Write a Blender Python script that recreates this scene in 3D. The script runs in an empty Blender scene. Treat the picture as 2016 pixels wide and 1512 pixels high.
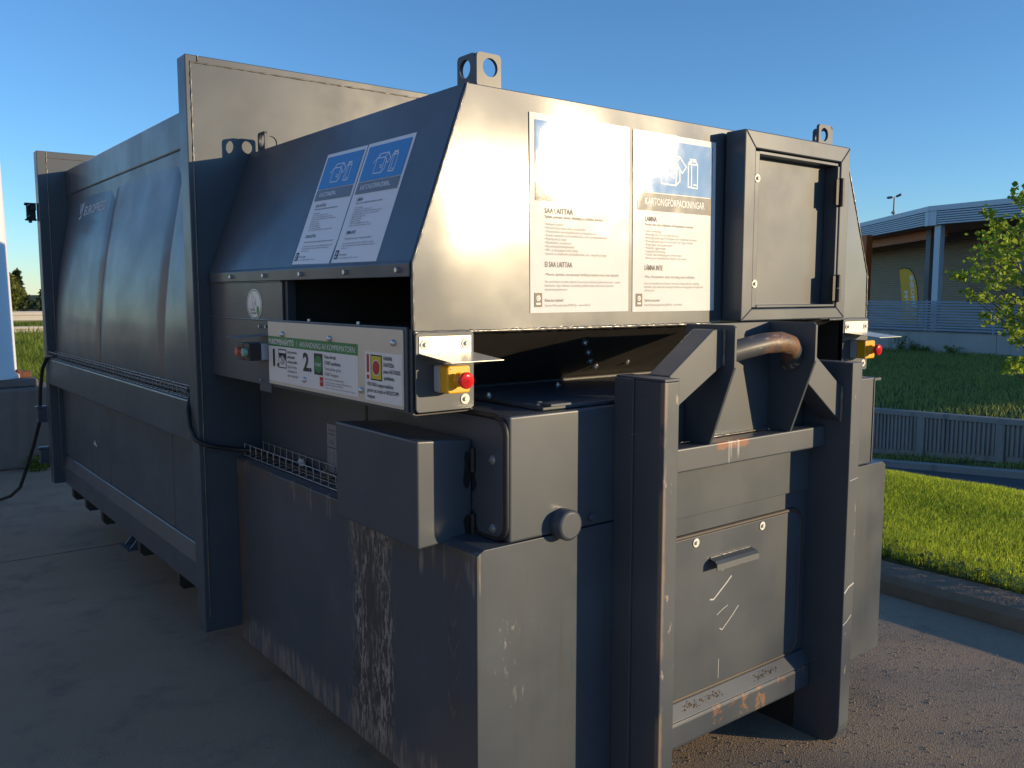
import bpy, bmesh, math, random
from mathutils import Vector, Matrix, noise
R = math.radians
random.seed(7)
S = bpy.context.scene
COL = S.collection

# ------------------------------------------------------------------ camera, sky, sun, exposure
CAM = Vector((0, 0, 1.70)); YAW, PITCH, FPX = 37.97, 5.94, 1714.6
cam = bpy.data.cameras.new('camera'); cam.sensor_width = 36; cam.lens = 36 * FPX / 2016
cam.clip_start = 0.05; cam.clip_end = 3000
co = bpy.data.objects.new('camera', cam); COL.objects.link(co)
co.location = CAM; co.rotation_euler = (R(90 - PITCH), 0, R(-YAW)); S.camera = co
SUN_HEAD, SUN_EL = 141.2, 8.0          # heading clockwise from +Y, elevation
sd = Vector((math.sin(R(SUN_HEAD)) * math.cos(R(SUN_EL)), math.cos(R(SUN_HEAD)) * math.cos(R(SUN_EL)), math.sin(R(SUN_EL))))
W = bpy.data.worlds.new('World'); S.world = W; W.use_nodes = True
wn = W.node_tree.nodes; bg = wn['Background']
sky = wn.new('ShaderNodeTexSky'); sky.sky_type = 'NISHITA'; sky.sun_disc = False
sky.sun_elevation = R(SUN_EL); sky.sun_rotation = R(SUN_HEAD); sky.altitude = 50
sky.air_density = 0.9; sky.dust_density = 0.0; sky.ozone_density = 4.3
W.node_tree.links.new(sky.outputs[0], bg.inputs[0]); bg.inputs[1].default_value = 0.091
sl = bpy.data.lights.new('sun', 'SUN'); sl.energy = 2.0; sl.angle = R(0.55); sl.color = (1.0, 0.765, 0.455)
so = bpy.data.objects.new('sun', sl); COL.objects.link(so); so.rotation_euler = sd.to_track_quat('Z', 'Y').to_euler()
so.location = (20, -25, 20)
vs = S.view_settings; vs.view_transform = 'Standard'; vs.look = 'None'; vs.gamma = 1; vs.exposure = 1.42
try: vs.use_curve_mapping = False
except Exception: pass

# ------------------------------------------------------------------ helpers
def at(px, py, d):                      # a point of the place: photo direction, ground distance in metres
    f = Vector((math.sin(R(YAW)) * math.cos(R(PITCH)), math.cos(R(YAW)) * math.cos(R(PITCH)), -math.sin(R(PITCH))))
    r = Vector((math.cos(R(YAW)), -math.sin(R(YAW)), 0)); u = r.cross(f)
    v = f + r * ((px - 1008) / FPX) - u * ((py - 756) / FPX)
    return CAM + v * (d / math.hypot(v.x, v.y))

class MB:
    def __init__(s): s.v = []; s.f = []; s.s = []
    def add(s, vs_, fs, smooth=False):
        n = len(s.v); s.v += [tuple(p) for p in vs_]
        s.f += [tuple(n + i for i in f) for f in fs]; s.s += [smooth] * len(fs); return s
    def quad(s, *p): return s.add(p, [tuple(range(len(p)))])
    def box(s, x0, x1, y0, y1, z0, z1):
        return s.add([(x0,y0,z0),(x1,y0,z0),(x1,y1,z0),(x0,y1,z0),(x0,y0,z1),(x1,y0,z1),(x1,y1,z1),(x0,y1,z1)],
                     [(0,3,2,1),(4,5,6,7),(0,1,5,4),(1,2,6,5),(2,3,7,6),(3,0,4,7)])
    def prism(s, pts, d):               # closed polygon extruded by vector d
        d = Vector(d); a = [Vector(p) for p in pts]; n = len(a)
        nrm = sum(((a[i] - a[0]).cross(a[(i + 1) % n] - a[0]) for i in range(1, n)), Vector())
        if nrm.dot(d) > 0: a.reverse()
        return s.add(a + [p + d for p in a], [tuple(range(n)), tuple(range(2*n-1, n-1, -1))] + [(i, n+i, n+(i+1) % n, (i+1) % n) for i in range(n)])
    def tube(s, path, r, n=8, caps=True, smooth=True):
        path = [Vector(p) for p in path]; m = len(path); rr = r if isinstance(r, (list, tuple)) else [r] * m
        vs_, fs = [], []; up = None
        for i, p in enumerate(path):
            t = (path[min(i+1, m-1)] - path[max(i-1, 0)]).normalized()
            if up is None: up = Vector((0,0,1)) if abs(t.z) < .9 else Vector((1,0,0))
            a = t.cross(up).normalized(); up = a.cross(t).normalized()
            for k in range(n):
                w = 2 * math.pi * k / n
                vs_.append(p + (a * math.cos(w) + up * math.sin(w)) * rr[i])
        for i in range(m - 1):
            for k in range(n):
                fs.append((i*n+k, i*n+(k+1) % n, (i+1)*n+(k+1) % n, (i+1)*n+k))
        s.add(vs_, fs, smooth)
        if caps: s.add(vs_[:n], [tuple(range(n-1, -1, -1))]); s.add(vs_[-n:], [tuple(range(n))])
        return s
    def cyl(s, p0, p1, r, n=16, r1=None): return s.tube([p0, p1], [r, r if r1 is None else r1], n)
    def mesh(s, name):
        me = bpy.data.meshes.new(name); me.from_pydata(s.v, [], s.f)
        me.polygons.foreach_set('use_smooth', s.s); me.update(); return me
    def build(s, name, mat, parent=None, bevel=0, seg=2, **props):
        return link(name, s.mesh(name), mat, parent, bevel, seg, **props)

def link(name, me, mat, parent=None, bevel=0, seg=2, mw=None, **props):
    o = bpy.data.objects.new(name, me); COL.objects.link(o)
    if mat is not None and not me.materials: me.materials.append(mat)
    if mw is not None: o.matrix_world = mw
    if parent is not None: adopt(o, parent)
    if bevel:
        b = o.modifiers.new('edge', 'BEVEL'); b.width = bevel; b.segments = seg; b.limit_method = 'ANGLE'; b.angle_limit = R(28)
    for k, v in props.items(): o[k] = v
    return o

def world_of(o):
    m = o.matrix_basis.copy()
    if o.parent: m = world_of(o.parent) @ o.matrix_parent_inverse @ m
    return m
def adopt(o, parent):
    o.parent = parent; o.matrix_parent_inverse = world_of(parent).inverted()
def thing(name, loc, label, cat, group=None):
    o = bpy.data.objects.new(name, None); COL.objects.link(o); o.location = loc; o.empty_display_size = .2
    o['label'] = label; o['category'] = cat
    if group: o['group'] = group
    return o
def tag(o, label, cat, group=None):
    o['label'] = label; o['category'] = cat
    if group: o['group'] = group
    return o
def struct(o): o['kind'] = 'structure'; return o

class Frame:                            # a flat surface with u to the right, v up, w outwards
    def __init__(s, o, x, y):
        s.o = Vector(o); s.x = Vector(x).normalized(); s.y = Vector(y).normalized(); s.n = s.x.cross(s.y)
    def p(s, u, v, w=0): return s.o + s.x * u + s.y * v + s.n * w
    def mat(s, u, v, w=0):
        m = Matrix((s.x, s.y, s.n)).transposed().to_4x4(); m.translation = s.p(u, v, w); return m
    def sheet(s, mb, pts, w, t=.0006):  # thin solid sheet
        return mb.prism([s.p(u, v, w) for u, v in pts], s.n * t)
    def rect(s, mb, u0, v0, u1, v1, w, t=.0006): return s.sheet(mb, [(u0,v0),(u1,v0),(u1,v1),(u0,v1)], w, t)
    def rrect(s, mb, u0, v0, u1, v1, r, w, t=.0006, n=5):
        return s.sheet(mb, rr_pts(u0, v0, u1, v1, r, n), w, t)
    def line(s, mb, pts, wd, w):
        for (a, b), (c, d) in zip(pts, pts[1:]):
            l = math.hypot(c-a, d-b) or 1; ex, ey = (c-a)/l*wd/2, (d-b)/l*wd/2; nx, ny = -ey, ex
            mb.quad(*[s.p(u, v, w) for u, v in ((a-ex-nx, b-ey-ny), (c+ex-nx, d+ey-ny), (c+ex+nx, d+ey+ny), (a-ex+nx, b-ey+ny))])
            w += .00002
        return mb
def rr_pts(u0, v0, u1, v1, r, n=5):
    out = []
    for cx, cy, a0 in ((u1-r, v0+r, -90), (u1-r, v1-r, 0), (u0+r, v1-r, 90), (u0+r, v0+r, 180)):
        for k in range(n+1):
            a = R(a0 + 90*k/n); out.append((cx + r*math.cos(a), cy + r*math.sin(a)))
    return out
def circ(cx, cy, r, n=24, sx=1): return [(cx + r*sx*math.cos(2*math.pi*k/n), cy + r*math.sin(2*math.pi*k/n)) for k in range(n)]

def text(fr, u, v, body, size, mat, parent, width=None, w=.003, bold=0.0, name='lettering', shear=0, lead=1.0):
    c = bpy.data.curves.new(name, 'FONT'); c.body = body; c.size = size; c.resolution_u = 2; c.shear = shear
    c.offset = bold * size; c.space_line = lead; c.fill_mode = 'FRONT'
    o = bpy.data.objects.new('tmp_' + name, c); COL.objects.link(o); c.materials.append(mat)
    TEXTS.append((o, fr.mat(u, v, w), width, parent, name)); return o
TEXTS = []
def finish_texts():                     # lettering becomes plain mesh parts
    dg = bpy.context.evaluated_depsgraph_get(); dg.update()
    for o, mw, width, parent, name in TEXTS:
        me = bpy.data.meshes.new_from_object(o.evaluated_get(dg)); me.name = name
        xs = [v.co.x for v in me.vertices]
        sx = width / max(max(xs) - min(xs), 1e-5) if width and xs else 1.0
        mw = mw @ Matrix.Diagonal((sx, 1, 1, 1))
        if name == 'logo_lettering':    # lies on the curved panel
            me.transform(mw); mw = Matrix()
            for v in me.vertices: v.co.x = panel_x(v.co.y, v.co.z) - .0015
        q = bpy.data.objects.new(name, me); COL.objects.link(q); q.matrix_world = mw
        adopt(q, parent); bpy.data.objects.remove(o)

# ------------------------------------------------------------------ materials
def mat(name, col=(.5,.5,.5), rough=.5, spec=.5, metal=0.0, coat=0.0, coat_r=.1):
    m = bpy.data.materials.new(name); m.use_nodes = True
    b = m.node_tree.nodes['Principled BSDF']
    b.inputs['Base Color'].default_value = (*col, 1); b.inputs['Roughness'].default_value = rough
    b.inputs['Specular IOR Level'].default_value = spec; b.inputs['Metallic'].default_value = metal
    b.inputs['Coat Weight'].default_value = coat; b.inputs['Coat Roughness'].default_value = coat_r
    return m
class NT:
    def __init__(s, m): s.t = m.node_tree; s.n = s.t.nodes; s.b = s.n['Principled BSDF']; s._co = None
    def new(s, t, **k):
        n = s.n.new(t)
        for a, v in k.items(): setattr(n, a, v)
        return n
    def l(s, a, b): s.t.links.new(a, b)
    def co(s):
        if s._co is None: s._co = s.new('ShaderNodeTexCoord').outputs['Object']
        return s._co
    def mapped(s, scale=(1,1,1), loc=(0,0,0)):
        n = s.new('ShaderNodeMapping'); s.l(s.co(), n.inputs[0]); n.inputs['Scale'].default_value = scale; n.inputs['Location'].default_value = loc
        return n.outputs[0]
    def noise(s, scale, detail=3, vec=None, rough=.55, dist=0):
        n = s.new('ShaderNodeTexNoise'); s.l(vec or s.co(), n.inputs['Vector']); n.inputs['Scale'].default_value = scale
        n.inputs['Detail'].default_value = detail; n.inputs['Roughness'].default_value = rough; n.inputs['Distortion'].default_value = dist
        return n.outputs[0]
    def vor(s, scale, vec=None, feat='F1', out='Distance'):
        n = s.new('ShaderNodeTexVoronoi', feature=feat); s.l(vec or s.co(), n.inputs['Vector']); n.inputs['Scale'].default_value = scale
        return n.outputs[out]
    def ramp(s, v, a, b, c0=0., c1=1.):
        n = s.new('ShaderNodeMapRange', interpolation_type='SMOOTHSTEP'); s.l(v, n.inputs[0])
        n.inputs[1].default_value = a; n.inputs[2].default_value = b; n.inputs[3].default_value = c0; n.inputs[4].default_value = c1
        return n.outputs[0]
    def math(s, op, a, b=0.0, c=None):
        n = s.new('ShaderNodeMath', operation=op)
        for i, x in enumerate((a, b, c)):
            if x is None: continue
            if isinstance(x, (int, float)): n.inputs[i].default_value = x
            else: s.l(x, n.inputs[i])
        return n.outputs[0]
    def mix(s, f, a, b):
        n = s.new('ShaderNodeMix', data_type='RGBA')
        for i, x in ((0, f), (6, a), (7, b)):
            if isinstance(x, (int, float)): n.inputs[i].default_value = x
            elif isinstance(x, tuple): n.inputs[i].default_value = (*x, 1)
            else: s.l(x, n.inputs[i])
        return n.outputs[2]
    def xyz(s):
        n = s.new('ShaderNodeSeparateXYZ'); s.l(s.co(), n.inputs[0]); return n.outputs
    def band(s, v, a, b, soft):         # 1 inside [a, b]
        return s.math('MULTIPLY', s.ramp(v, a - soft, a + soft), s.ramp(v, b - soft, b + soft, 1., 0.))
    def base(s, c): s.l(c, s.b.inputs['Base Color'])
    def rough(s, c): s.l(c, s.b.inputs['Roughness'])
    def bump(s, h, strength=.2, dist=.01, prev=None):
        n = s.new('ShaderNodeBump'); s.l(h, n.inputs['Height']); n.inputs['Strength'].default_value = strength; n.inputs['Distance'].default_value = dist
        if prev is not None: s.l(prev, n.inputs['Normal'])
        s.l(n.outputs[0], s.b.inputs['Normal']); s.l(n.outputs[0], s.b.inputs['Coat Normal']); return n.outputs[0]

PAINT = (.053, .066, .084)
def paint(name, col=PAINT, rough=.425, coat=.3, coat_r=.18, wave=.0007, wear=0.35, grime=None, spec=.47):
    m = mat(name, col, rough, spec, 0, coat, coat_r); t = NT(m)
    c = t.mix(t.math('MULTIPLY', t.ramp(t.noise(2.2, 5), .45, .75), .45), col, tuple(x * 1.5 + .005 for x in col))
    rain = t.noise(9, 4, t.mapped((1.6, 1.6, .12)))
    c = t.mix(t.math('MULTIPLY', t.ramp(rain, .55, .8), .3), c, (.075, .073, .068))
    speck = t.ramp(t.noise(70, 2), .72, .80)
    c = t.mix(t.math('MULTIPLY', speck, wear), c, (.16, .155, .15))
    scr = t.ramp(t.noise(6, 2, t.mapped((2.0, 2.0, 34))), .735, .76)
    scr = t.math('MULTIPLY', scr, t.ramp(t.noise(3.1, 1), .55, .66))
    c = t.mix(t.math('MULTIPLY', scr, wear), c, (.22, .215, .21))
    if grime: c = grime(t, c)
    t.base(c)
    t.rough(t.math('ADD', t.ramp(t.noise(3.3, 4), .3, .72, rough - .05, rough + .09), t.math('MULTIPLY', speck, .2)))
    t.l(t.ramp(t.noise(2.4, 5), .3, .7, coat * .8, coat), t.b.inputs['Coat Weight'])
    h = t.math('ADD', t.math('MULTIPLY', t.noise(2.1, 1), 1.0), t.math('MULTIPLY', t.noise(420, 1), .0035))
    t.bump(h, 1.0, wave * 5)
    return m
M = {}
M['paint'] = paint('anthracite paint')
M['panel'] = paint('anthracite panel paint', coat=.35, coat_r=.16, wave=.0007, wear=.2)
M['front'] = paint('sun facing hopper paint', coat=1.0, coat_r=.135, wave=.0024, rough=.43)
M['frame'] = paint('anthracite frame paint', rough=.5, coat=.25, coat_r=.24, wave=.001, wear=.8)
M['dark'] = paint('shade darkened paint', (.032, .029, .026), .55, .12, .4, .001, .3, None, .5)  # paint colour darkened to deepen the shade inside and underneath

def lower_grime(t, c):                  # dried runs and scuffs on the base box
    x, y, z = t.xyz()
    str1 = t.noise(75, 6, t.mapped((1, 1, .24)), .72, .7)
    side = t.ramp(x, 1.37, 1.375, 1., 0.)
    b1 = t.band(t.math('ADD', y, t.math('MULTIPLY', t.noise(9, 5, t.mapped((1, 1, .5)), .7), .16)), 2.455, 2.715, .035)
    run = t.math('MULTIPLY', t.math('MULTIPLY', b1, side), t.math('MULTIPLY', t.ramp(str1, .49, .55), t.ramp(t.noise(11, 3, t.mapped((1, 1, .2))), .36, .52)))
    c = t.mix(t.math('MULTIPLY', t.math('MULTIPLY', b1, side), .55), c, (.050, .040, .028))
    c = t.mix(t.math('MULTIPLY', run, .72), c, (.36, .335, .30))
    top = t.ramp(t.math('ADD', z, t.math('MULTIPLY', t.noise(7, 3, t.mapped((1, 1, .05))), .35)), 1.06, 1.10)
    drip = t.math('MULTIPLY', t.math('MULTIPLY', top, side), t.ramp(t.noise(34, 4, t.mapped((1, 1, .1))), .53, .62))
    patch = t.ramp(t.noise(2.6, 2, t.mapped((1, 1, .3))), .45, .53)
    c = t.mix(t.math('MULTIPLY', t.math('MULTIPLY', drip, patch), .7), c, (.28, .26, .235))
    rim = t.math('MULTIPLY', side, t.ramp(z, .86, .97))
    c = t.mix(t.math('MULTIPLY', rim, t.ramp(t.noise(11, 4), .40, .6, 0., .7)), c, (.085, .068, .045))
    low = t.math('MULTIPLY', side, t.ramp(t.math('ADD', z, t.math('MULTIPLY', t.noise(22, 3, t.mapped((1, 1, .1))), -.16)), .22, .16))
    c = t.mix(t.math('MULTIPLY', low, t.ramp(t.noise(40, 4, t.mapped((1, 1, .15))), .45, .6, .1, .7)), c, (.23, .20, .165))
    b2 = t.math('MULTIPLY', t.band(y, 1.985, 2.05, .006), t.band(z, .45, .92, .03))
    fern = t.ramp(t.math('PINGPONG', t.math('ADD', t.math('MULTIPLY', z, 11.0), t.math('ADD', t.math('MULTIPLY', t.math('ABSOLUTE', t.math('SUBTRACT', y, 2.018)), -26.0), t.math('MULTIPLY', t.noise(24, 3), .9))), .5), .39, .5)
    fern = t.math('MULTIPLY', t.math('MULTIPLY', b2, side), t.math('MULTIPLY', fern, t.ramp(t.noise(18, 4), .40, .58)))
    c = t.mix(t.math('MULTIPLY', t.math('MULTIPLY', b2, side), .35), c, (.055, .052, .045))
    c = t.mix(t.math('MULTIPLY', fern, .42), c, (.22, .21, .185))
    back = t.math('MULTIPLY', side, t.band(t.math('ADD', y, t.math('MULTIPLY', t.noise(9, 2), .03)), 3.62, 3.72, .02))
    c = t.mix(t.math('MULTIPLY', back, t.ramp(t.noise(15, 4, t.mapped((1, 1, .2))), .42, .6, 0., .7)), c, (.13, .085, .055))
    # hand scuffs on the front face
    fr = t.ramp(y, 1.905, 1.91, 1., 0.)
    for cx, cz, rr, k in ((1.468, .735, .05, .5), (1.46, .62, .05, .25), (1.50, .53, .045, .2)):
        d = t.math('ADD', t.math('POWER', t.math('SUBTRACT', x, cx), 2.0), t.math('POWER', t.math('MULTIPLY', t.math('SUBTRACT', z, cz), .9), 2.0))
        ring = t.math('MULTIPLY', t.ramp(d, rr * rr * .9, rr * rr * .25), t.ramp(t.noise(55, 4, t.mapped((1, 1, .3)), .7), .55, .66))
        c = t.mix(t.math('MULTIPLY', t.math('MULTIPLY', ring, fr), k), c, (.4, .39, .37))
    wet = t.math('MULTIPLY', fr, t.ramp(t.noise(20, 4, t.mapped((1, 1, .05))), .5, .7, 0., .45))
    c = t.mix(wet, c, (.05, .046, .041))
    return c
M['lower'] = paint('stained base paint', grime=lower_grime)

def hook_grime(t, c):
    x, y, z = t.xyz()
    edge = t.math('MULTIPLY', t.ramp(t.math('ADD', x, t.math('MULTIPLY', t.noise(16, 4), .02)), 1.917, 1.904), t.math('MULTIPLY', t.ramp(y, 1.722, 1.712), t.ramp(t.noise(8, 4, t.mapped((1, 1, .5))), .42, .53)))
    c = t.mix(t.math('MULTIPLY', edge, .6), c, (.30, .21, .14))
    chips = t.math('MULTIPLY', t.ramp(t.noise(34, 3, t.mapped((1, 1, .35)), .6), .66, .70), t.ramp(y, 1.7115, 1.7105))
    return t.mix(t.math('MULTIPLY', chips, .7), c, (.35, .30, .24))
M['chip'] = paint('chipped channel paint', rough=.5, coat=.25, coat_r=.25, wave=.001, wear=.9, grime=hook_grime)
def rust_low(t, c):
    x, y, z = t.xyz()
    for cx in (2.33, 2.47, 2.57):
        sq = t.math('MULTIPLY', t.band(t.math('ADD', x, t.math('MULTIPLY', t.noise(30, 3), .03)), cx - .012, cx + .040, .006), t.ramp(t.noise(38, 5, None, .7), .50, .58))
        c = t.mix(t.math('MULTIPLY', sq, .85), c, (.26, .13, .065))
    sp = t.math('MULTIPLY', t.ramp(t.noise(13, 5, None, .65), .60, .65), t.ramp(z, .255, .29))
    return t.mix(t.math('MULTIPLY', sp, .9), c, (.30, .13, .06))
M['low_beam'] = paint('rust spotted beam paint', rough=.42, coat=.6, coat_r=.22, wave=.001, wear=.9, grime=rust_low)
def rust_top(t, c):
    x, y, z = t.xyz()
    z2 = t.math('ADD', z, t.math('MULTIPLY', t.noise(26, 3), -.03))
    r1 = t.math('MULTIPLY', t.band(x, 2.26, 2.42, .012), t.ramp(z2, 1.172, 1.181))
    c = t.mix(t.math('MULTIPLY', r1, .95), c, (.26, .10, .05))
    run = t.math('MULTIPLY', t.band(x, 2.315, 2.375, .01), t.ramp(t.noise(60, 3, t.mapped((1, 1, .06))), .52, .6))
    run = t.math('MULTIPLY', run, t.ramp(t.math('ADD', z, t.math('MULTIPLY', t.noise(30, 2, t.mapped((1, 1, .02))), -.05)), 1.11, 1.13))
    return t.mix(t.math('MULTIPLY', run, .8), c, (.42, .41, .40))
M['top_beam'] = paint('rust streaked beam paint', rough=.46, coat=.5, coat_r=.25, wave=.001, wear=.6, grime=rust_top)
def rust_bar(t, c):
    x, y, z = t.xyz()
    n = t.math('MULTIPLY', t.ramp(t.math('ADD', x, t.math('MULTIPLY', t.noise(18, 5, None, .7), .34)), 2.58, 2.66), t.ramp(t.noise(30, 5, None, .7), .36, .5))
    n = t.math('MULTIPLY', n, t.ramp(x, 2.60, 2.585))
    n2 = t.math('MULTIPLY', t.ramp(t.noise(34, 4, t.mapped((.4, 1, 1)), .7), .56, .62), t.ramp(x, 2.3, 2.36))
    c = t.mix(n2, c, (.34, .27, .20))
    return t.mix(t.math('MULTIPLY', n, .95), c, (.19, .10, .055))
M['bar'] = paint('worn hook bar steel', (.05, .055, .065), .52, .1, .3, .001, 1, rust_bar, .4)

def simple(name, col, rough=.5, var=.15, nscale=14, bump=0, bscale=60, **k):
    m = mat(name, col, rough, **k); t = NT(m)
    t.base(t.mix(t.noise(nscale, 4), tuple(x * (1 - var) for x in col), tuple(min(1, x * (1 + var)) for x in col)))
    if bump: t.bump(t.noise(bscale, 3), bump, .01)
    return m
M['galv'] = simple('galvanised wire', (.42, .43, .43), .45, .25, 30, metal=.7)
M['steel'] = simple('brushed steel plate', (.66, .60, .51), .38, .06, 8, metal=.25)
M['zinc'] = simple('zinc bolt', (.62, .64, .66), .3, .15, 40, metal=.9)
M['washer'] = simple('pale washer', (.72, .70, .62), .45, .1, 40)
M['visor'] = simple('bare aluminium visor', (.70, .66, .56), .36, .05, 10, metal=.5)
M['rubber'] = simple('black rubber', (.018, .018, .02), .5, .2, 30)
M['brown_rubber'] = simple('dusty rubber seal', (.06, .048, .04), .6, .3, 30)
M['yellow'] = simple('yellow plastic', (.80, .43, .012), .35, .05, 10, coat=.3)
M['red'] = simple('red plastic', (.72, .022, .028), .35, .05, 10, coat=.3)
M['greyplastic'] = simple('grey plastic', (.42, .44, .48), .45, .06, 10)
M['blackplastic'] = simple('black plastic', (.02, .021, .024), .4, .1, 10)
M['greenbutton'] = simple('green button', (.22, .42, .33), .4, .1, 20)
M['redbutton'] = simple('faded red button', (.50, .12, .08), .4, .1, 20)
def sheet(name, col, rough=.55, coat=.6, coat_r=.15, bumpy=.10, var=.05, bow=None):
    m = mat(name, col, rough, .5, 0, coat, coat_r); t = NT(m)
    t.base(t.mix(t.noise(9, 4, t.mapped((1, 1, .4))), tuple(x * (1 - var) for x in col), tuple(min(1, x * (1 + var)) for x in col)))
    h = t.math('ADD', t.noise(2.1, 1), t.math('MULTIPLY', t.noise(130, 2), .0045 * bumpy / .1))
    if bow:                             # a vinyl sheet that does not lie quite flat
        x, y, z = t.xyz()
        h = t.math('ADD', h, t.math('ADD', t.math('MULTIPLY', x, bow[0]), t.math('MULTIPLY', z, bow[1])))
        h = t.math('ADD', h, t.math('MULTIPLY', t.noise(5.5, 2), bow[2])); h = t.math('ADD', h, t.math('MULTIPLY', t.noise(260, 2), .010))
    t.bump(h, 1.0, .011); return m
M['sheet'] = sheet('white vinyl sheet', (.80, .79, .77))
M['blue'] = sheet('blue print', (.006, .20, .54))
M['band'] = sheet('grey heading print', (.14, .135, .13))
M['print_w'] = sheet('white print', (.78, .78, .78))
M['ink'] = mat('grey ink', (.10, .10, .105), .5)
M['ink_pale'] = mat('faded ink', (.24, .24, .245), .5)
M['black'] = mat('black ink', (.012, .012, .014), .45)
M['green'] = sheet('green print', (.02, .21, .055), .4, .2)
M['signred'] = sheet('red print', (.45, .015, .02), .4, .2)
M['signyel'] = sheet('yellow print', (.62, .50, .02), .4, .2)
M['logo'] = mat('pale grey logo vinyl', (.55, .58, .62), .5)
M['label_grey'] = sheet('grey foil label', (.20, .225, .25), .4, .3)
M['label_w'] = sheet('cream paper label', (.62, .57, .50), .5, .2)
M['weld'] = paint('painted weld bead', (.10, .095, .085), .34, .8, .2, .0005, 1.0)
M['leaf_litter'] = simple('dry leaf', (.15, .11, .07), .8, .5, 120)

# ------------------------------------------------------------------ ground and setting
def asphalt():
    m = mat('worn asphalt', (.09, .088, .085), .85, .25); t = NT(m)
    x, y, z = t.xyz()
    big = t.noise(.55, 4); fine = t.noise(210, 4, None, .75); v = t.vor(170)
    rightish = t.ramp(t.math('ADD', x, t.math('MULTIPLY', t.noise(.8, 3), .8)), 1.9, 3.1)
    c = t.mix(t.ramp(big, .35, .68), (.37, .275, .185), (.45, .34, .24))
    c = t.mix(t.ramp(t.noise(3.5, 5, None, .65), .5, .72, 0., .5), c, (.15, .135, .118))
    stones = t.mix(t.vor(170, None, 'F1', 'Color'), (.15, .13, .115), (.46, .42, .37))
    c = t.mix(t.math('MULTIPLY', t.ramp(v, .5, .25), t.math('ADD', t.math('MULTIPLY', rightish, .6), .12)), c, stones)
    pale = t.ramp(t.noise(60, 2), .70, .76)
    c = t.mix(t.math('MULTIPLY', pale, .6), c, (.52, .50, .47))
    d = t.math('ABSOLUTE', t.math('SUBTRACT', y, t.math('ADD', 6.235, t.math('MULTIPLY', t.math('SUBTRACT', t.noise(3.0, 5), .5), .10))))
    crack = t.ramp(d, .011, .004)
    crack = t.math('MULTIPLY', crack, t.ramp(x, 2.2, 2.1))
    c = t.mix(t.math('MULTIPLY', crack, .85), c, (.016, .015, .014))
    t.base(c)
    h = t.math('ADD', t.math('MULTIPLY', t.math('SUBTRACT', 1.0, v), t.math('ADD', t.math('MULTIPLY', rightish, 1.0), .22)), t.math('MULTIPLY', fine, 1.6))
    h = t.math('SUBTRACT', h, t.math('MULTIPLY', crack, 2.0))
    t.bump(h, .6, .006); return m
M['asphalt'] = asphalt()
M['gritmat'] = simple('loose grit', (.30, .25, .20), .9, .6, 160)
M['road'] = simple('road asphalt', (.075, .075, .08), .8, .15, 3, .3, 60, spec=.25)
M['soil'] = simple('grassy soil', (.08, .085, .03), .95, .35, 2.5, .6, 12, spec=.1)
M['soil_dark'] = simple('shaded verge soil', (.075, .085, .035), .95, .35, 1.6, .8, 7, spec=.1)
def concrete(name, col, stain=.5, sc=1.0):
    m = mat(name, col, .85, .25); t = NT(m)
    c = t.mix(t.noise(1.4 * sc, 6, None, .65), tuple(v * .72 for v in col), tuple(v * 1.15 for v in col))
    dr = t.ramp(t.noise(5 * sc, 4, t.mapped((1, 1, .08))), .52, .7)
    c = t.mix(t.math('MULTIPLY', dr, stain), c, tuple(v * .42 for v in col))
    pit = t.ramp(t.vor(16 * sc), .16, .10)
    c = t.mix(t.math('MULTIPLY', pit, t.ramp(t.noise(3 * sc, 2), .5, .65, 0., .6)), c, (.03, .03, .03))
    t.base(c); t.bump(t.noise(40 * sc, 5), .35, .012); return m
M['concrete'] = concrete('grey concrete', (.36, .33, .29))
M['old_concrete'] = concrete('old block concrete', (.22, .20, .18), .25, 3.0)
M['plinth'] = concrete('pale plinth concrete', (.46, .43, .39), .55, .6)
M['kerb'] = simple('worn kerb stone', (.25, .185, .13), .85, .3, 7, .6, 45, spec=.25)

YARD_X = 4.62
mb = MB()
n = 40
def kx(y): return YARD_X - .012 * (y - 2) ** 2 * (1 if y < 12 else 0) if -2 < y < 6 else YARD_X - .192
ys = [-90, -40, -15, -6] + [-2 + i * .25 for i in range(33)] + [8, 9.4, 10.6]
for a, b in zip(ys, ys[1:]): mb.quad((-90, a, 0), (kx(a), a, 0), (kx(b), b, 0), (-90, b, 0))
struct(mb.build('yard', M['asphalt']))
mb = MB()
prof = [(0, -.05), (.02, .065), (.06, .098), (.15, .112), (.27, .112), (.27, -.05)]
for a, b in zip(ys, ys[1:]):
    for (u0, z0), (u1, z1) in zip(prof, prof[1:]):
        mb.add([(kx(a)+u0, a, z0), (kx(a)+u1, a, z1), (kx(b)+u1, b, z1), (kx(b)+u0, b, z0)], [(0, 1, 2, 3)], True)
struct(mb.build('kerb', M['kerb']))

def grass_z(x, y):
    e = 7.25 - .06 * (y - 3)
    if x < e: z = .095 + .05 * noise.noise(Vector((x * .9, y * .9, 0)))
    else:
        k = min(1, (x - e) / 3.6); z = .095 - 1.50 * k * k * (3 - 2 * k)
    return z
mb = MB()
gx = [4.4 + i * .2 for i in range(16)] + [7.6 + i * .4 for i in range(10)]
gy = [-40, -20, -10, -5] + [-3 + i * .5 for i in range(22)] + [10, 12]
vs_ = []
for y in gy:
    for i, x in enumerate(gx): vs_.append((max(x, kx(y) + .26), y, grass_z(max(x, kx(y) + .26), y)))
m_ = len(gx)
mb.add(vs_, [(j*m_+i, j*m_+i+1, (j+1)*m_+i+1, (j+1)*m_+i) for j in range(len(gy)-1) for i in range(m_-1)], True)
struct(mb.build('lawn_bank', M['soil']))

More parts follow.
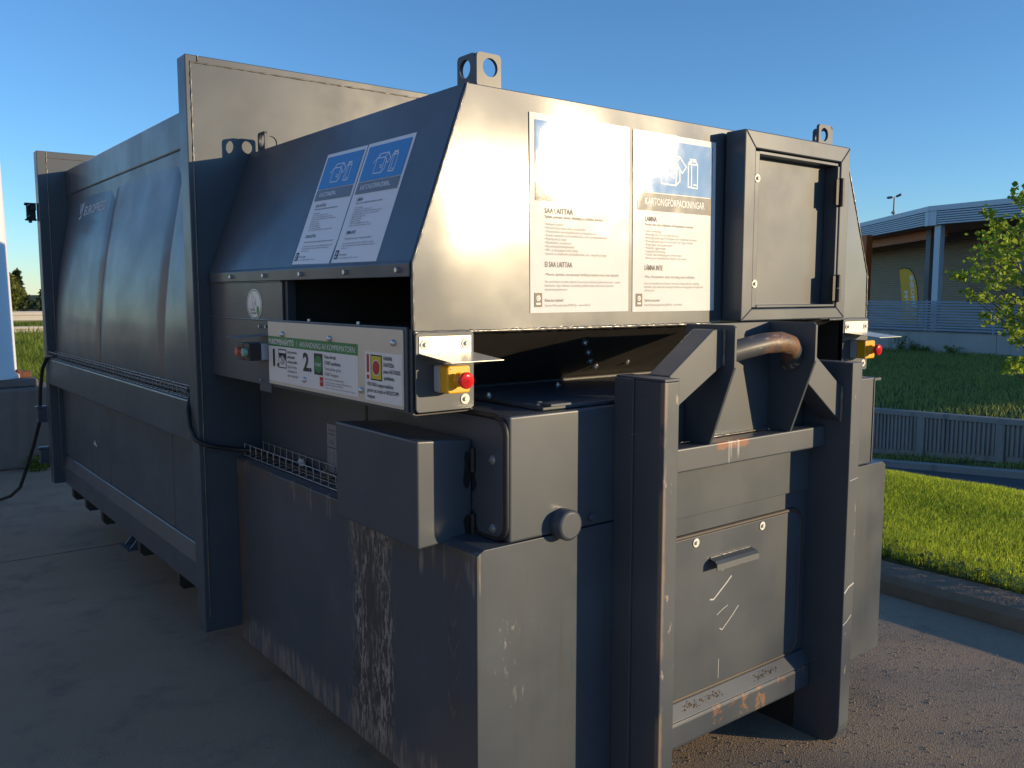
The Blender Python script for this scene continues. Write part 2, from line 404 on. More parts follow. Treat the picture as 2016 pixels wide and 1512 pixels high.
# the retaining wall line, with the road before it and the slope behind it
A = Vector((15.73, 8.75, 0)); B = Vector((14.90, 5.82, 0)); wd = (B - A).normalized(); wnrm = Vector((-wd.y, wd.x, 0))
if wnrm.x > 0: wnrm = -wnrm             # towards the camera
def wl(s, off, z): p = A + wd * s + wnrm * off; return (p.x, p.y, z)
def road_z(s): return -1.42 + .115 * max(-6, min(s, 12))
rs = [-40, -20, -10, -6, -3, 0, 3, 6, 9, 12, 20, 40]
mb = MB()
for a, b in zip(rs, rs[1:]): mb.quad(wl(a, 5.2, road_z(a)-.05), wl(a, .95, road_z(a)-.05), wl(b, .95, road_z(b)-.05), wl(b, 5.2, road_z(b)-.05))
struct(mb.build('road', M['road']))
mb = MB()
for a, b in zip(rs, rs[1:]):
    c = [(1.0, -.08), (1.0, .05), (.8, .06), (.78, .0), (-.3, .02)]
    for (o0, z0), (o1, z1) in zip(c[:3], c[1:3]): mb.quad(wl(a, o0, road_z(a)+z0), wl(b, o0, road_z(b)+z0), wl(b, o1, road_z(b)+z1), wl(a, o1, road_z(a)+z1))
struct(mb.build('road_kerb', M['concrete']))
mb = MB()
for a, b in zip(rs, rs[1:]): mb.quad(wl(a, .82, road_z(a)+.03), wl(b, .82, road_z(b)+.03), wl(b, -.2, road_z(b)+.06), wl(a, -.2, road_z(a)+.06))
struct(mb.build('verge', M['soil_dark']))

PL0 = at(1690, 648, 36); PL1 = at(2016, 660, 33); pd = (PL1 - PL0); pd.z = 0; pd.normalize(); pn = Vector((-pd.y, pd.x, 0))
if pn.x > 0: pn = -pn
def pl(s, off, z): p = PL0 + pd * s + pn * off; return (p.x, p.y, z)
def wall_top(s): return -.55 + .065 * max(-6, min(s, 12))
mb = MB()
ss = [-30, -12] + [-6 + i for i in range(22)] + [22, 40]
rows = 10; vs_ = []
for s_ in ss:
    p0 = Vector(wl(s_, -.1, wall_top(s_) - .04)); p1 = Vector(pl(s_ * 1.6, .05, -.42))
    for k in range(rows + 1):
        q = p0.lerp(p1, k / rows); q.z += .10 * math.sin(math.pi * k / rows) + .05 * noise.noise(q * .6); vs_.append(q)
mb.add(vs_, [(j*(rows+1)+i, (j+1)*(rows+1)+i, (j+1)*(rows+1)+i+1, j*(rows+1)+i+1) for j in range(len(ss)-1) for i in range(rows)], True)
slope_o = struct(mb.build('grass_slope', M['soil_dark']))

# left and far ground
mb = MB(); mb.quad((-200, 10.55, .012), (6, 10.55, .012), (16, 60, .30), (-200, 60, .30)); mb.quad((-200, 60, .3), (16, 60, .3), (200, 900, .2), (-600, 900, .2))
struct(mb.build('meadow', M['soil']))
mb = MB(); mb.quad((-900, -900, -2.2), (900, -900, -2.2), (900, 1200, -2.2), (-900, 1200, -2.2))
struct(mb.build('ground', M['soil_dark']))

def leafmat(name, col, trans=.5, var=.35):
    m = bpy.data.materials.new(name); m.use_nodes = True; nt = m.node_tree; b = nt.nodes['Principled BSDF']
    b.inputs['Roughness'].default_value = .5; b.inputs['Specular IOR Level'].default_value = .3
    tr = nt.nodes.new('ShaderNodeBsdfTranslucent'); mx = nt.nodes.new('ShaderNodeMixShader'); mx.inputs[0].default_value = trans
    g = nt.nodes.new('ShaderNodeNewGeometry')
    def mixc(a, b_):
        n_ = nt.nodes.new('ShaderNodeMix'); n_.data_type = 'RGBA'; nt.links.new(g.outputs['Random Per Island'], n_.inputs[0])
        n_.inputs[6].default_value = (*a, 1); n_.inputs[7].default_value = (*b_, 1); return n_.outputs[2]
    lo = tuple(v * (1 - var) for v in col); hi = tuple(v * (1 + var) for v in col)
    nt.links.new(mixc(lo, hi), b.inputs['Base Color'])
    nt.links.new(mixc(tuple(v * 1.15 for v in lo), tuple(v * 1.3 for v in hi)), tr.inputs['Color'])
    nt.links.new(b.outputs[0], mx.inputs[1]); nt.links.new(tr.outputs[0], mx.inputs[2])
    nt.links.new(mx.outputs[0], nt.nodes['Material Output'].inputs['Surface']); return m
M['blade'] = leafmat('sunlit lawn grass', (.46, .54, .05), .55, .5)
M['blade_dark'] = leafmat('coarse slope grass', (.27, .31, .08), .4, .4)
M['blade_tall'] = leafmat('tall meadow grass', (.22, .28, .04), .45, .4)
M['leaf'] = leafmat('young tree leaf', (.27, .35, .04), .55, .4)
M['leaf_weed'] = leafmat('weed leaf', (.17, .23, .045), .4, .4)
M['birch'] = leafmat('birch foliage', (.14, .16, .03), .4, .35)
M['conifer'] = leafmat('dark conifer foliage', (.045, .065, .028), .3, .4)
M['bark'] = simple('bark', (.09, .07, .055), .9, .3, 20, .5, 40)

def blade(mb, p, h, w, lean, ang, kind=3):
    d = Vector((math.cos(ang), math.sin(ang), 0)); s_ = Vector((-d.y, d.x, 0)) * w
    p = Vector(p); q = p + Vector((0, 0, h * .55)) + d * lean * h * .3; t_ = p + Vector((0, 0, h)) + d * lean * h
    mb.add([p - s_, p + s_, q + s_ * .7, q - s_ * .7, t_], [(0, 1, 2, 3), (3, 2, 4)])

mb = MB(); rnd = random.Random(3)
for _ in range(110000):
    hd = R(rnd.uniform(60.3, 76)); dd = 4.9 + 4.4 * math.sqrt(rnd.random()) if rnd.random() < .8 else rnd.uniform(4.9, 9.6)
    x, y = dd * math.sin(hd), dd * math.cos(hd)
    if x < kx(y) + .30 or x > 8.9: continue
    cl = noise.noise(Vector((x * 1.7, y * 1.7, 4))); edge = max(0, 1 - (x - kx(y) - .3) / .5)
    if edge > 0 and rnd.random() < .45 * edge: continue
    h = (.026 + .018 * cl + rnd.uniform(0, .030)) * (1 + .3 * edge)
    blade(mb, (x, y, grass_z(x, y) - .005), h, rnd.uniform(.0014, .0028) * dd / 6, rnd.uniform(.1, .9), rnd.uniform(0, 6.28))
o = mb.build('lawn_grass', M['blade']); o['kind'] = 'stuff'
mb = MB()
for _ in range(1500):                   # broad-leaved weeds at the kerb
    y = rnd.uniform(.2, 5.0); x = kx(y) + .27 + abs(rnd.gauss(0, .14)); a = rnd.uniform(0, 6.28)
    p = Vector((x, y, grass_z(x, y) + rnd.uniform(.0, .05))); d = Vector((math.cos(a), math.sin(a), rnd.uniform(.1, .7))) * rnd.uniform(.02, .045); s_ = Vector((-d.y, d.x, 0)) * .4
    mb.add([p, p + d * .5 + s_, p + d, p + d * .5 - s_], [(0, 1, 2, 3)])
o = mb.build('kerb_weeds', M['leaf_weed']); o['kind'] = 'stuff'
mb = MB()
for _ in range(70000):
    s_ = rnd.uniform(-3.5, 9); k = rnd.random() ** .8
    p0 = Vector(wl(s_, -.1, wall_top(s_) - .04)); p1 = Vector(pl(s_ * 1.6, .05, -.42)); q = p0.lerp(p1, k); q.z += .10 * math.sin(math.pi * k)
    c = noise.noise(Vector((q.x * .5, q.y * .5, 1)))
    blade(mb, q, rnd.uniform(.06, .15) * (1 + .5 * c), rnd.uniform(.007, .012), rnd.uniform(.1, .8), rnd.uniform(0, 6.28))
for _ in range(5000):
    s_ = rnd.uniform(-4, 9); q = Vector(wl(s_, rnd.uniform(.0, .75), road_z(s_) + .04))
    if noise.noise(Vector((q.x * 1.3, q.y * 1.3, 7))) < .0: continue
    blade(mb, q, rnd.uniform(.04, .12), .006, rnd.uniform(.2, .9), rnd.uniform(0, 6.28))
o = mb.build('slope_grass', M['blade_dark']); o['kind'] = 'stuff'
mb = MB()
for _ in range(26000):
    hd = R(rnd.uniform(6.5, 13)); dd = 10.7 + 34 * rnd.random() ** 2
    x, y = dd * math.sin(hd), dd * math.cos(hd); zz = .012 + (y - 10.55) * .0058
    if y < 10.65: continue
    c = noise.noise(Vector((x * .8, y * .8, 2)))
    blade(mb, (x, y, zz), rnd.uniform(.25, .5) * (1 + .5 * c), rnd.uniform(.006, .011) * (1 + dd / 30), rnd.uniform(.1, .8), rnd.uniform(0, 6.28))
o = mb.build('meadow_grass', M['blade_tall']); o['kind'] = 'stuff'
mb = MB()
for _ in range(15000):                   # loose grit on the yard
    x, y = rnd.uniform(1.0, 4.6), rnd.uniform(-.2, 3.2)
    if rnd.random() < .22: x, y = rnd.uniform(-.4, 1.36), rnd.uniform(2.2, 5.5)
    r_ = rnd.choice((.0016, .0022, .0028, .004)) * rnd.uniform(.7, 1.3) * (.6 if x < 2 else 1); a = rnd.uniform(0, 3)
    mb.add([(x+r_*math.cos(a+k*1.57)*(1+.3*rnd.random()), y+r_*math.sin(a+k*1.57), .0005) for k in range(4)] + [(x, y, r_*1.1)], [(0,1,4),(1,2,4),(2,3,4),(3,0,4)])
o = mb.build('grit', M['gritmat']); o['kind'] = 'stuff'

# ribbed retaining wall: panels and piers
rw = thing('retaining_wall', A, 'low ribbed grey concrete retaining wall along the road below the grass slope', 'retaining wall')
pier_s = [i * 1.60 - 7.02 for i in range(11)]
for i, s0 in enumerate(pier_s):
    s1 = pier_s[i + 1] if i + 1 < len(pier_s) else s0 + 1.6
    b_, t_ = road_z(s0) + .0, wall_top(s0)
    mb = MB(); mb.prism([wl(s0, .043, b_), wl(s0 + .17, .043, road_z(s0+.17)), wl(s0 + .17, .043, wall_top(s0+.17)), wl(s0, .043, t_)], Vector(wl(0, -.25, 0)) - Vector(wl(0, 0, 0)))
    mb.build('pier', M['concrete'], rw, .01)
    mb = MB(); a, b = s0 + .1715, s1 - .0015
    mb.prism([wl(a, 0, road_z(a)), wl(b, 0, road_z(b)), wl(b, 0, wall_top(b) - .003), wl(a, 0, wall_top(a) - .003)], Vector(wl(0, -.18, 0)) - Vector(wl(0, 0, 0)))
    nr = 16; st = (b - a) / nr
    for k in range(nr):
        c0 = a + st * (k + .25); c1 = c0 + st * .5
        mb.prism([wl(c0, .0005, road_z(c0)+.16), wl(c1, .0005, road_z(c1)+.16), wl(c1, .0005, wall_top(c1)-.004), wl(c0, .0005, wall_top(c0)-.004)], Vector(wl(0, .026, 0)) - Vector(wl(0, 0, 0)))
    mb.build('ribbed_panel', M['concrete'], rw)
mb = MB()
mb.prism([wl(-7.1, .047, wall_top(-7.1)-.085), wl(9.8, .047, wall_top(9.8)-.085), wl(9.8, .047, wall_top(9.8) + .012), wl(-7.1, .047, wall_top(-7.1) + .012)], Vector(wl(0, -.2, 0)) - Vector(wl(0, .0, 0)))
mb.build('coping', M['concrete'], rw, .01)

# ------------------------------------------------------------------ warehouse
M['clad'] = simple('pale blue-grey cladding', (.58, .61, .66), .5, .04, 2, metal=.1)
M['cladgap'] = simple('dark cladding groove', (.07, .085, .12), .6, .05, 2)
M['wallbrown'] = simple('grey brown corrugated wall', (.38, .27, .17), .65, .06, .8)
M['orange'] = simple('orange painted steel', (.60, .14, .03), .55, .08, 2)
M['soffit'] = simple('dark brown soffit', (.36, .15, .07), .7, .1, 2)
M['whitecol'] = simple('white painted column', (.62, .65, .70), .5, .05, 2)
M['railing'] = simple('grey blue railing slats', (.30, .34, .40), .5, .06, 2)
M['greycol'] = simple('grey column', (.22, .21, .20), .6, .06, 2)
wh = thing('warehouse', pl(4, -3, 0), 'low warehouse with pale ribbed fascia, white column and brown loading bay wall', 'warehouse')
CT = at(1832, 408, 35); LT = at(1690, 446, 42.5); RT = at(2016, 397, 33)
def ground_dir(a, b): v = b - a; v.z = 0; return v.normalized()
dR = ground_dir(CT, RT); dL = ground_dir(CT, LT)
zt, zb = 4.80, 4.12
def facia(P0, d, length, name_z=None):
    nn = Vector((-d.y, d.x, 0)); nn = nn if nn.dot(CAM - P0) > 0 else -nn
    fr_ = lambda s, off, z: (P0.x + d.x*s + nn.x*off, P0.y + d.y*s + nn.y*off, z)
    D = Vector(fr_(0, 0, 0))
    def slab(s0, s1, o0, o1, z0, z1, name, m):
        b = MB(); b.prism([fr_(s0, o0, z0), fr_(s1, o0, z0), fr_(s1, o0, z1), fr_(s0, o0, z1)], Vector(fr_(0, o1, 0)) - Vector(fr_(0, o0, 0))); return b.build(name, m, wh)
    slab(0.02, length, 0, -.25, zb + .02, zt - .18, 'fascia_backing', M['cladgap'])
    slab(-.04, length, .07, -.45, zt - .18, zt, 'roof_edge', M['clad'])
    st = (zt - .2 - zb) / 6
    for k in range(6):
        b = MB(); z0 = zb + st * k + .012
        b.prism([fr_(.32, .002, z0), fr_(.32, .05, z0 + .015), fr_(.32, .05, z0 + st * .70), fr_(.32, .002, z0 + st * .82)], d * (length - .32))
        b.build('fascia_rib', M['clad'], wh)
    slab(-.04, .30, .055, -.1, zb - .01, zt - .19, 'corner_flashing', M['clad'])
    return fr_, nn
frR, nR = facia(CT, dR, 25)
frL, nL = facia(CT, dL, 24)
def hquad(pts, name, m, t=.1):
    b = MB(); b.prism(pts, (0, 0, t)); return b.build(name, m, wh)
hquad([frR(0, -.3, 4.15), frR(25, -.3, 4.15), frR(25, -6, 4.15), frR(0, -6, 4.15)], 'soffit', M['soffit'])
hquad([frL(0, -.31, 4.14), frL(24, -.31, 4.14), frL(24, -6, 4.14), frL(0, -6, 4.14)], 'soffit', M['soffit'])
hquad([frR(0, -.2, 4.68), frR(25, -.2, 4.68), frR(25, -22, 4.9), frR(-8, -22, 4.9), frL(24, -.2, 4.68)], 'roof', M['greycol'], .08)
# set back wall of horizontal corrugation
BW0 = Vector(frL(24, -2.6, 0)); BW1 = Vector(frR(25, -3.4, 0)); bd = (Vector(frR(8, -3.4, 0)) - Vector(frL(6, -2.6, 0))).normalized()
def backwall(p0, p1):
    d = (p1 - p0); nn = Vector((-d.y, d.x, 0)).normalized(); nn = nn if nn.dot(CAM - p0) > 0 else -nn
    b = MB(); k = 0; z = .25
    while z < 4.15:
        b.quad(p0 + Vector((0,0,z)), p1 + Vector((0,0,z)), p1 + Vector((0,0,z+.05)) + nn*.03, p0 + Vector((0,0,z+.05)) + nn*.03)
        b.quad(p0 + Vector((0,0,z+.05)) + nn*.03, p1 + Vector((0,0,z+.05)) + nn*.03, p1 + Vector((0,0,z+.10)), p0 + Vector((0,0,z+.10)))
        z += .10
    b.prism([p0 - nn*.01 + Vector((0,0,.2)), p1 - nn*.01 + Vector((0,0,.2)), p1 - nn*.01 + Vector((0,0,4.14)), p0 - nn*.01 + Vector((0,0,4.14))], -nn*.2)
    return b.build('corrugated_wall', M['wallbrown'], wh)
mid = Vector(frR(.2, -3.2, 0))
backwall(BW0, mid); backwall(mid + Vector((0.01, 0, 0)), BW1)
def post(px, d, w, dep, z0, z1, name, m):
    p = at(px, 600, d); b = MB(); a = dR * w / 2
    q = [Vector((p.x, p.y, z0)) + s_ * a + nR * o_ * dep / 2 for s_, o_ in ((-1, -1), (1, -1), (1, 1), (-1, 1))]
    b.prism(q, (0, 0, z1 - z0)); return b.build(name, m, wh)
post(1843, 35.0, .24, .24, .2, 4.13, 'column', M['whitecol'])
post(1825, 37.2, .20, .2, .2, 4.13, 'rear_column', M['greycol'])
post(1833, 37.6, .07, .07, .2, 4.13, 'downpipe', M['whitecol'])
post(1700, 40.0, .35, .35, .2, 4.13, 'orange_column', M['orange'])
post(2011, 34.9, .16, .16, .2, 4.13, 'rear_column', M['greycol'])
for s0, s1, o_, z0, z1 in ((1.0, 23.0, -.9, 3.78, 4.13),):
    b = MB(); b.prism([frL(s0, o_, z0), frL(s1, o_, z0), frL(s1, o_, z1), frL(s0, o_, z1)], Vector(frL(0, -.15, 0)) - Vector(frL(0, 0, 0))); b.build('orange_beam', M['orange'], wh)
b = MB(); b.prism([frR(3.6, -.6, 3.95), frR(24, -.6, 3.95), frR(24, -.6, 4.14), frR(3.6, -.6, 4.14)], Vector(frR(0, -.2, 0)) - Vector(frR(0, 0, 0))); b.build('orange_beam', M['orange'], wh)
b = MB(); b.prism([frL(24, -2.8, .2), frL(24, -22, .2), frL(24, -22, 4.7), frL(24, -2.8, 4.7)], dL * -.2); b.build('end_wall', M['wallbrown'], wh)

# plinth, deck and slat railing before the warehouse
pz = PL0.z
pw = thing('plinth_wall', pl(3, 0, -.4), 'stained pale concrete plinth wall under the slat railing', 'wall')
seg_s = [-9, -3.4, 0.9, 5.2, 9.5, 13.8, 18.1, 22.4, 40]
for a, b in zip(seg_s, seg_s[1:]):
    mb = MB(); mb.prism([pl(a + .004, 0, -.9), pl(b - .004, 0, -.9), pl(b - .004, 0, pz - .02), pl(a + .004, 0, pz - .02)], Vector(pl(0, -.3, 0)) - Vector(pl(0, 0, 0)))
    mb.build('concrete_section', M['plinth'], pw, .01)
mb = MB(); mb.prism([pl(-9, .02, pz - .018), pl(40, .02, pz - .018), pl(40, -6, pz - .018), pl(-9, -6, pz - .018)], (0, 0, .02)); mb.build('deck_slab', M['concrete'], pw)
rl = thing('slat_railing', pl(3, 0, pz), 'blue grey railing of horizontal slats on top of the plinth wall', 'railing')
for k in range(11):
    mb = MB(); z0 = pz + .05 + k * .098
    mb.prism([pl(-9, -.05, z0), pl(40, -.05, z0), pl(40, -.05, z0 + .062), pl(-9, -.05, z0 + .062)], Vector(pl(0, -.02, 0)) - Vector(pl(0, 0, 0)))
    mb.build('slat', M['railing'], rl)
for s_ in (-6.2, -3.2, -.4, 2.62, 5.0, 7.4, 10, 13, 16, 19):
    mb = MB(); mb.prism([pl(s_, -.0745, pz), pl(s_ + .06, -.0745, pz), pl(s_ + .06, -.0745, pz + 1.13), pl(s_, -.0745, pz + 1.13)], Vector(pl(0, -.05, 0)) - Vector(pl(0, 0, 0)))
    mb.build('railing_post', M['railing'], rl)

# feather flag
M['flag'] = simple('yellow flag cloth', (.90, .46, .04), .75, .08, 3)
ff = thing('feather_flag', at(1786, 640, 36.6), 'yellow feather flag with white vertical lettering behind the slat railing', 'flag')
fo = at(1765, 640, 36.6); fo.z = 0
fl = Frame((fo.x, fo.y, 0), dR, (0, 0, 1))
FS = 36.6 / FPX / math.cos(R(25))
def fpx(px, py): return ((px - 1765) * FS * .93, 1.70 - (py - 578) * 36.6 / FPX * 1.0)
edge_r = [(1767, 535), (1775, 534), (1785, 536), (1793, 543), (1799, 555), (1803, 570), (1805, 585), (1806, 600), (1806, 630)]
edge_l = [(1775, 630), (1774, 592), (1771, 570), (1768, 550), (1766, 536)]
pts = [fpx(*p) for p in edge_r + edge_l]
mb = MB(); fl.sheet(mb, pts, 0, .004); mb.build('flag_cloth', M['flag'], ff)
mb = MB(); mb.tube([fl.p(*fpx(*p), w=.002) for p in [(1766, 535.5), (1775, 533), (1786, 534.5), (1794, 542), (1800, 554), (1804, 570), (1806, 585), (1807, 600), (1807, 640), (1807, 648)]], .016, 6)
mb.build('flag_pole', M['blackplastic'], ff)
fdown = Frame(fl.p(*fpx(1787, 547)), -Vector((0, 0, 1)) + dR * .16, dR + Vector((0, 0, .16)))
text(fdown, 0, 0, 'INEOMIS A', .21, M['print_w'], ff, 1.55, .008, .02)
fdown2 = Frame(fl.p(*fpx(1778, 573)), -Vector((0, 0, 1)) + dR * .10, dR + Vector((0, 0, .10)))
text(fdown2, 0, 0, 'MYY', .21, M['print_w'], ff, .75, .008, .02)

# double-headed lamp behind the roof
lp = thing('street_lamp', at(1757, 470, 70), 'thin double-headed street lamp rising behind the warehouse roof', 'street lamp')
M['lampgrey'] = simple('lamp grey', (.12, .13, .15), .5, .05, 2)
lx = at(1757, 470, 70); zt_ = at(1757, 388, 70).z
mb = MB(); mb.tube([(lx.x, lx.y, -1), (lx.x, lx.y, zt_)], [.09, .05], 8); mb.build('pole', M['lampgrey'], lp)
for s_, up in ((-1, 0), (1, .12)):
    a = Vector((lx.x, lx.y, zt_)) + dR * .12 * s_; b = a + dR * .42 * s_ + Vector((0, 0, up)); e = b + dR * .1 * s_
    mb = MB(); mb.tube([a, a.lerp(b, .3), b, e], [.03, .09, .09, .05], 8); mb.build('lamp_head', M['lampgrey'], lp)
zc = at(1757, 418.5, 70).z
mb = MB(); mb.tube([(lx.x, lx.y, zc - .1), (lx.x, lx.y, zc), (lx.x, lx.y, zc + .1)], [.1, .2, .1], 10); mb.build('cable_collar', M['greyplastic'], lp)

# ------------------------------------------------------------------ plants
def leaf(mb, p, size, rnd, lobes=True):
    n_ = Vector((rnd.gauss(0, 1), rnd.gauss(0, 1), rnd.gauss(0, 1) + .5)).normalized()
    a = n_.orthogonal().normalized(); a.rotate(Matrix.Rotation(rnd.uniform(0, 6.28), 3, n_)); b = n_.cross(a); s_ = size * rnd.uniform(.7, 1.25)
    pr = [(0, 0, 0), (.42, .28, .10), (.50, .66, .05), (.22, .86, 0), (0, 1.05, -.06), (-.22, .86, 0), (-.50, .66, .05), (-.42, .28, .10)] if lobes else [(0, 0, 0), (.28, .5, .06), (0, 1, -.05), (-.28, .5, .06)]
    mb.add([Vector(p) + (a * x + b * y + n_ * z) * s_ for x, y, z in pr], [(0, 1, 2, 3, 4), (0, 4, 5, 6, 7)] if lobes else [(0, 1, 2), (0, 2, 3)])

clumps = [(1946,423,9),(1968,437,11),(1947,468,12),(1960,447,12),(1987,460,14),(1934,492,12),(1926,513,12),(1968,479,15),(1979,497,16),(1884,542,8),(1893,545,8),(1907,540,9),(1926,542,11),
 (1947,532,14),(1968,519,16),(1989,519,18),(2005,503,16),(1899,577,7),(1912,580,8),(1931,585,10),(1957,561,14),(1979,545,16),(2005,550,18),(1968,598,12),(1989,593,15),(1942,624,9),(1963,624,12),(1984,627,14),
 (1989,651,12),(2005,669,12),(2010,611,16),(2002,389,7),(2014,392,9),(1979,725,7),(1992,720,9),(2005,714,10),(2013,728,10),(1999,470,14),(2012,440,12),(2012,640,12)]
for _ in range(34): clumps.append((rnd.uniform(2022, 2330), rnd.uniform(360, 740), rnd.uniform(14, 24)))
yt = thing('young_tree', at(2170, 800, 10.2), 'young broadleaf tree with bright lobed leaves at the right edge by the road', 'tree')
D0 = 10.0
tb = at(2170, 800, 10.2); tb.z = grass_z(tb.x, tb.y) - .1
mb = MB(); trunk_top = at(2165, 300, 10.2)
mb.tube([tb, tb.lerp(trunk_top, .4) + Vector((.03, .02, 0)), trunk_top], [.065, .05, .015], 8)
forks = [tb.lerp(trunk_top, k) for k in (.22, .32, .42, .52, .62, .72, .84)]
cpts = []
mbl = MB()
for px, py, r_ in clumps:
    dd = D0 + rnd.uniform(-.55, .55); c = at(px, py, dd); cpts.append(c)
    fk = min(forks, key=lambda f: abs(f.z - (c.z - .55 * (f - c).to_2d().length)))
    wob = Vector((rnd.gauss(0, .06), rnd.gauss(0, .06), 0)); mb.tube([fk, fk.lerp(c, .3) + wob * .6 + Vector((0, 0, -.02)), fk.lerp(c, .65) + wob + Vector((0, 0, -.07)), c], [.012, .008, .005, .002], 5)
    rad = r_ / FPX * dd * 1.15
    for _ in range(int(8 + rad * 230)):
        q = c + Vector((rnd.gauss(0, 1), rnd.gauss(0, 1), rnd.gauss(0, .8))) * rad * .62; leaf(mbl, q, .050, rnd)
mb.build('trunk', M['bark'], yt); mbl.build('crown', M['leaf'], yt)

wgroup = 'weeds at the foot of the plinth wall'
for px, hh, lab in ((1765, .62, 'tallest weed growing against the plinth wall'), (1797, .40, 'bushy weed against the plinth wall below the yellow flag'), (1826, .28, 'low weed against the plinth wall below the white column'),
                    (1898, .42, 'thin upright weed against the plinth wall left of the young tree')):
    s_ = (at(px, 690, 34.5) - PL0).dot(pd); base = Vector(pl(s_, .28, -.44)); mb = MB()
    for k in range(7):
        tip = base + Vector((rnd.gauss(0, .14), rnd.gauss(0, .14), hh * rnd.uniform(.6, 1.05))); mb.tube([base, base.lerp(tip, .5), tip], [.008, .006, .002], 4)
        for j in range(26): leaf(mb, base.lerp(tip, rnd.uniform(.15, 1)) + Vector((rnd.gauss(0, .05), rnd.gauss(0, .05), 0)), .085, rnd, False)
    tag(mb.build('weed', M['leaf_weed']), lab, 'weed', wgroup)

def far_tree(px0, px1, ptop, d, m, lab, cat='tree', n_=1500, cone=False, group='trees behind the guard rail'):
    c = at((px0 + px1) / 2, 600, d); top = at((px0 + px1) / 2, ptop, d).z; w = (px1 - px0) / FPX * d / 2; z0 = .3
    t_ = thing('background_tree', (c.x, c.y, z0), lab, cat, group)
    mb = MB(); mb.tube([(c.x, c.y, z0 - .3), (c.x, c.y, top * .9)], [.12, .03], 6); mb.build('trunk', M['bark'], t_)
    mb = MB()
    for _ in range(n_):
        k = rnd.random(); z = z0 + .3 + (top - z0 - .3) * k
        ww = w * ((1 - k) * 1.05 + .06 if cone else math.sin(math.pi * min(1, .18 + k * .80)) ** .7)
        a = rnd.uniform(0, 6.28); q = ww * math.sqrt(rnd.random()) * (.72 + .45 * noise.noise(Vector((math.cos(a) * 2, math.sin(a) * 2, z * 1.5))))
        leaf(mb, (c.x + q * math.cos(a), c.y + q * math.sin(a), z + rnd.gauss(0, .08)), rnd.uniform(.16, .34), rnd, False)
    mb.build('crown', m, t_); return t_
far_tree(-25, 44, 534, 62, M['birch'], 'yellow green birch behind the guard rail next to the white mast', n_=2600)
far_tree(16, 56, 536, 74, M['conifer'], 'tall dark tree behind the guard rail, right of the birch', n_=2200, cone=True)
far_tree(40, 64, 586, 78, M['conifer'], 'short dark tree between the tall tree and the compactor', n_=900, cone=True)
far_tree(66, 112, 574, 76, M['conifer'], 'dark tree half hidden by the rear of the compactor', n_=1500, cone=True)
far_tree(-330, -90, 470, 70, M['birch'], 'wide birch beyond the left picture edge', n_=1800)
far_tree(-620, -380, 500, 70, M['conifer'], 'dark spruce beyond the left picture edge', n_=1500, cone=True)

# trees and a hedge on the sun side of the yard (their shade reaches the lower yard)
for i, (hx, hy, hh, ww) in enumerate(((20.4, -19.4, 4.55, 1.5), (21.6, -18.5, 4.3, 1.4), (19.3, -20.4, 4.35, 1.3), (30, -44, 6.2, 5.0), (20, -50, 5.2, 4.5), (10, -54, 5.9, 5.5), (-4, -58, 6.5, 6))):
    t_ = thing('yard_tree', (hx, hy, 0), ['slim sapling', 'short sapling', 'leaning sapling', 'broad tree', 'small round tree', 'bushy tree', 'tall wide tree'][i] + ' on the sunny side of the yard behind the viewer', 'tree', 'trees behind the viewer')
    mb = MB(); mb.tube([(hx, hy, -.2), (hx, hy, hh * .7)], [.2, .08], 6); mb.build('trunk', M['bark'], t_)
    mb = MB()
    for _ in range(1500 if i > 2 else 260):
        v = Vector((rnd.gauss(0, 1), rnd.gauss(0, 1), rnd.gauss(0, 1))).normalized() * (rnd.random() ** .4)
        leaf(mb, (hx + v.x * ww, hy + v.y * ww, hh * .5 + v.z * hh * .5), .55 if i > 2 else .24, rnd, False)
    mb.build('crown', M['birch'] if i % 2 else M['conifer'], t_)

# pale shop hall added out of view: bounces warm light, shows in side panels' gloss
M['shopwall'] = simple('cream shop wall', (.62, .56, .48), .8, .06, .5)
M['shopglass'] = simple('dark shop glass', (.03, .035, .04), .15, .1, 2)
sh = thing('shop_hall', (-14, 14, 0), 'long cream shop hall left of the yard, unseen, added for warm bounce light', 'building')
mb = MB(); mb.box(-26, -11, -4, 34, 0, 5.4); mb.build('wall', M['shopwall'], sh)
mb = MB(); mb.box(-26.2, -10.7, -4.3, 34.3, 5.41, 5.9); mb.build('roof_edge', M['greycol'], sh)
for k in range(6):
    mb = MB(); mb.box(-10.995, -10.93, 4 + k * 4.6, 6.2 + k * 4.6, .3, 2.5); mb.build('window', M['shopglass'], sh)
# ------------------------------------------------------------------ left: mast, blocks, rails
M['mast'] = simple('white painted mast', (.82, .82, .80), .45, .03, 1.5, coat=.2)
ms = thing('mast', (1.02, 10.0, .87), 'tapered white mast standing on the stepped concrete base', 'mast')
mb = MB(); mb.tube([(1.02, 10.0, .868), (1.02, 10.0, .90), (1.02, 10.0, .93), (1.02, 10.0, 9)], [.47, .47, .43, .27], 32); mb.build('shaft', M['mast'], ms)
mb = MB(); mb.box(1.0, 1.395, 9.93, 10.07, 3.21, 3.25); mb.build('cross_arm', M['mast'], ms, .005)
bl = thing('concrete_foundation', (.8, 10, 0), 'stepped old concrete base block carrying the white mast', 'concrete base')
mb = MB(); mb.box(-.6, 1.72, 9.5, 11.6, 0, .785); mb.build('lower_block', M['old_concrete'], bl, .03, 3)
mb = MB(); mb.box(-.4, 1.575, 9.62, 10.6, .787, .868); mb.build('upper_slab', M['old_concrete'], bl, .015, 2)
M['rustbrown'] = simple('rusty steel', (.13, .05, .03), .8, .3, 30)
mb = MB(); mb.box(1.42, 1.47, 9.80, 9.9, .869, .945); mb.box(1.471, 1.555, 9.80, 9.9, .869, .925)
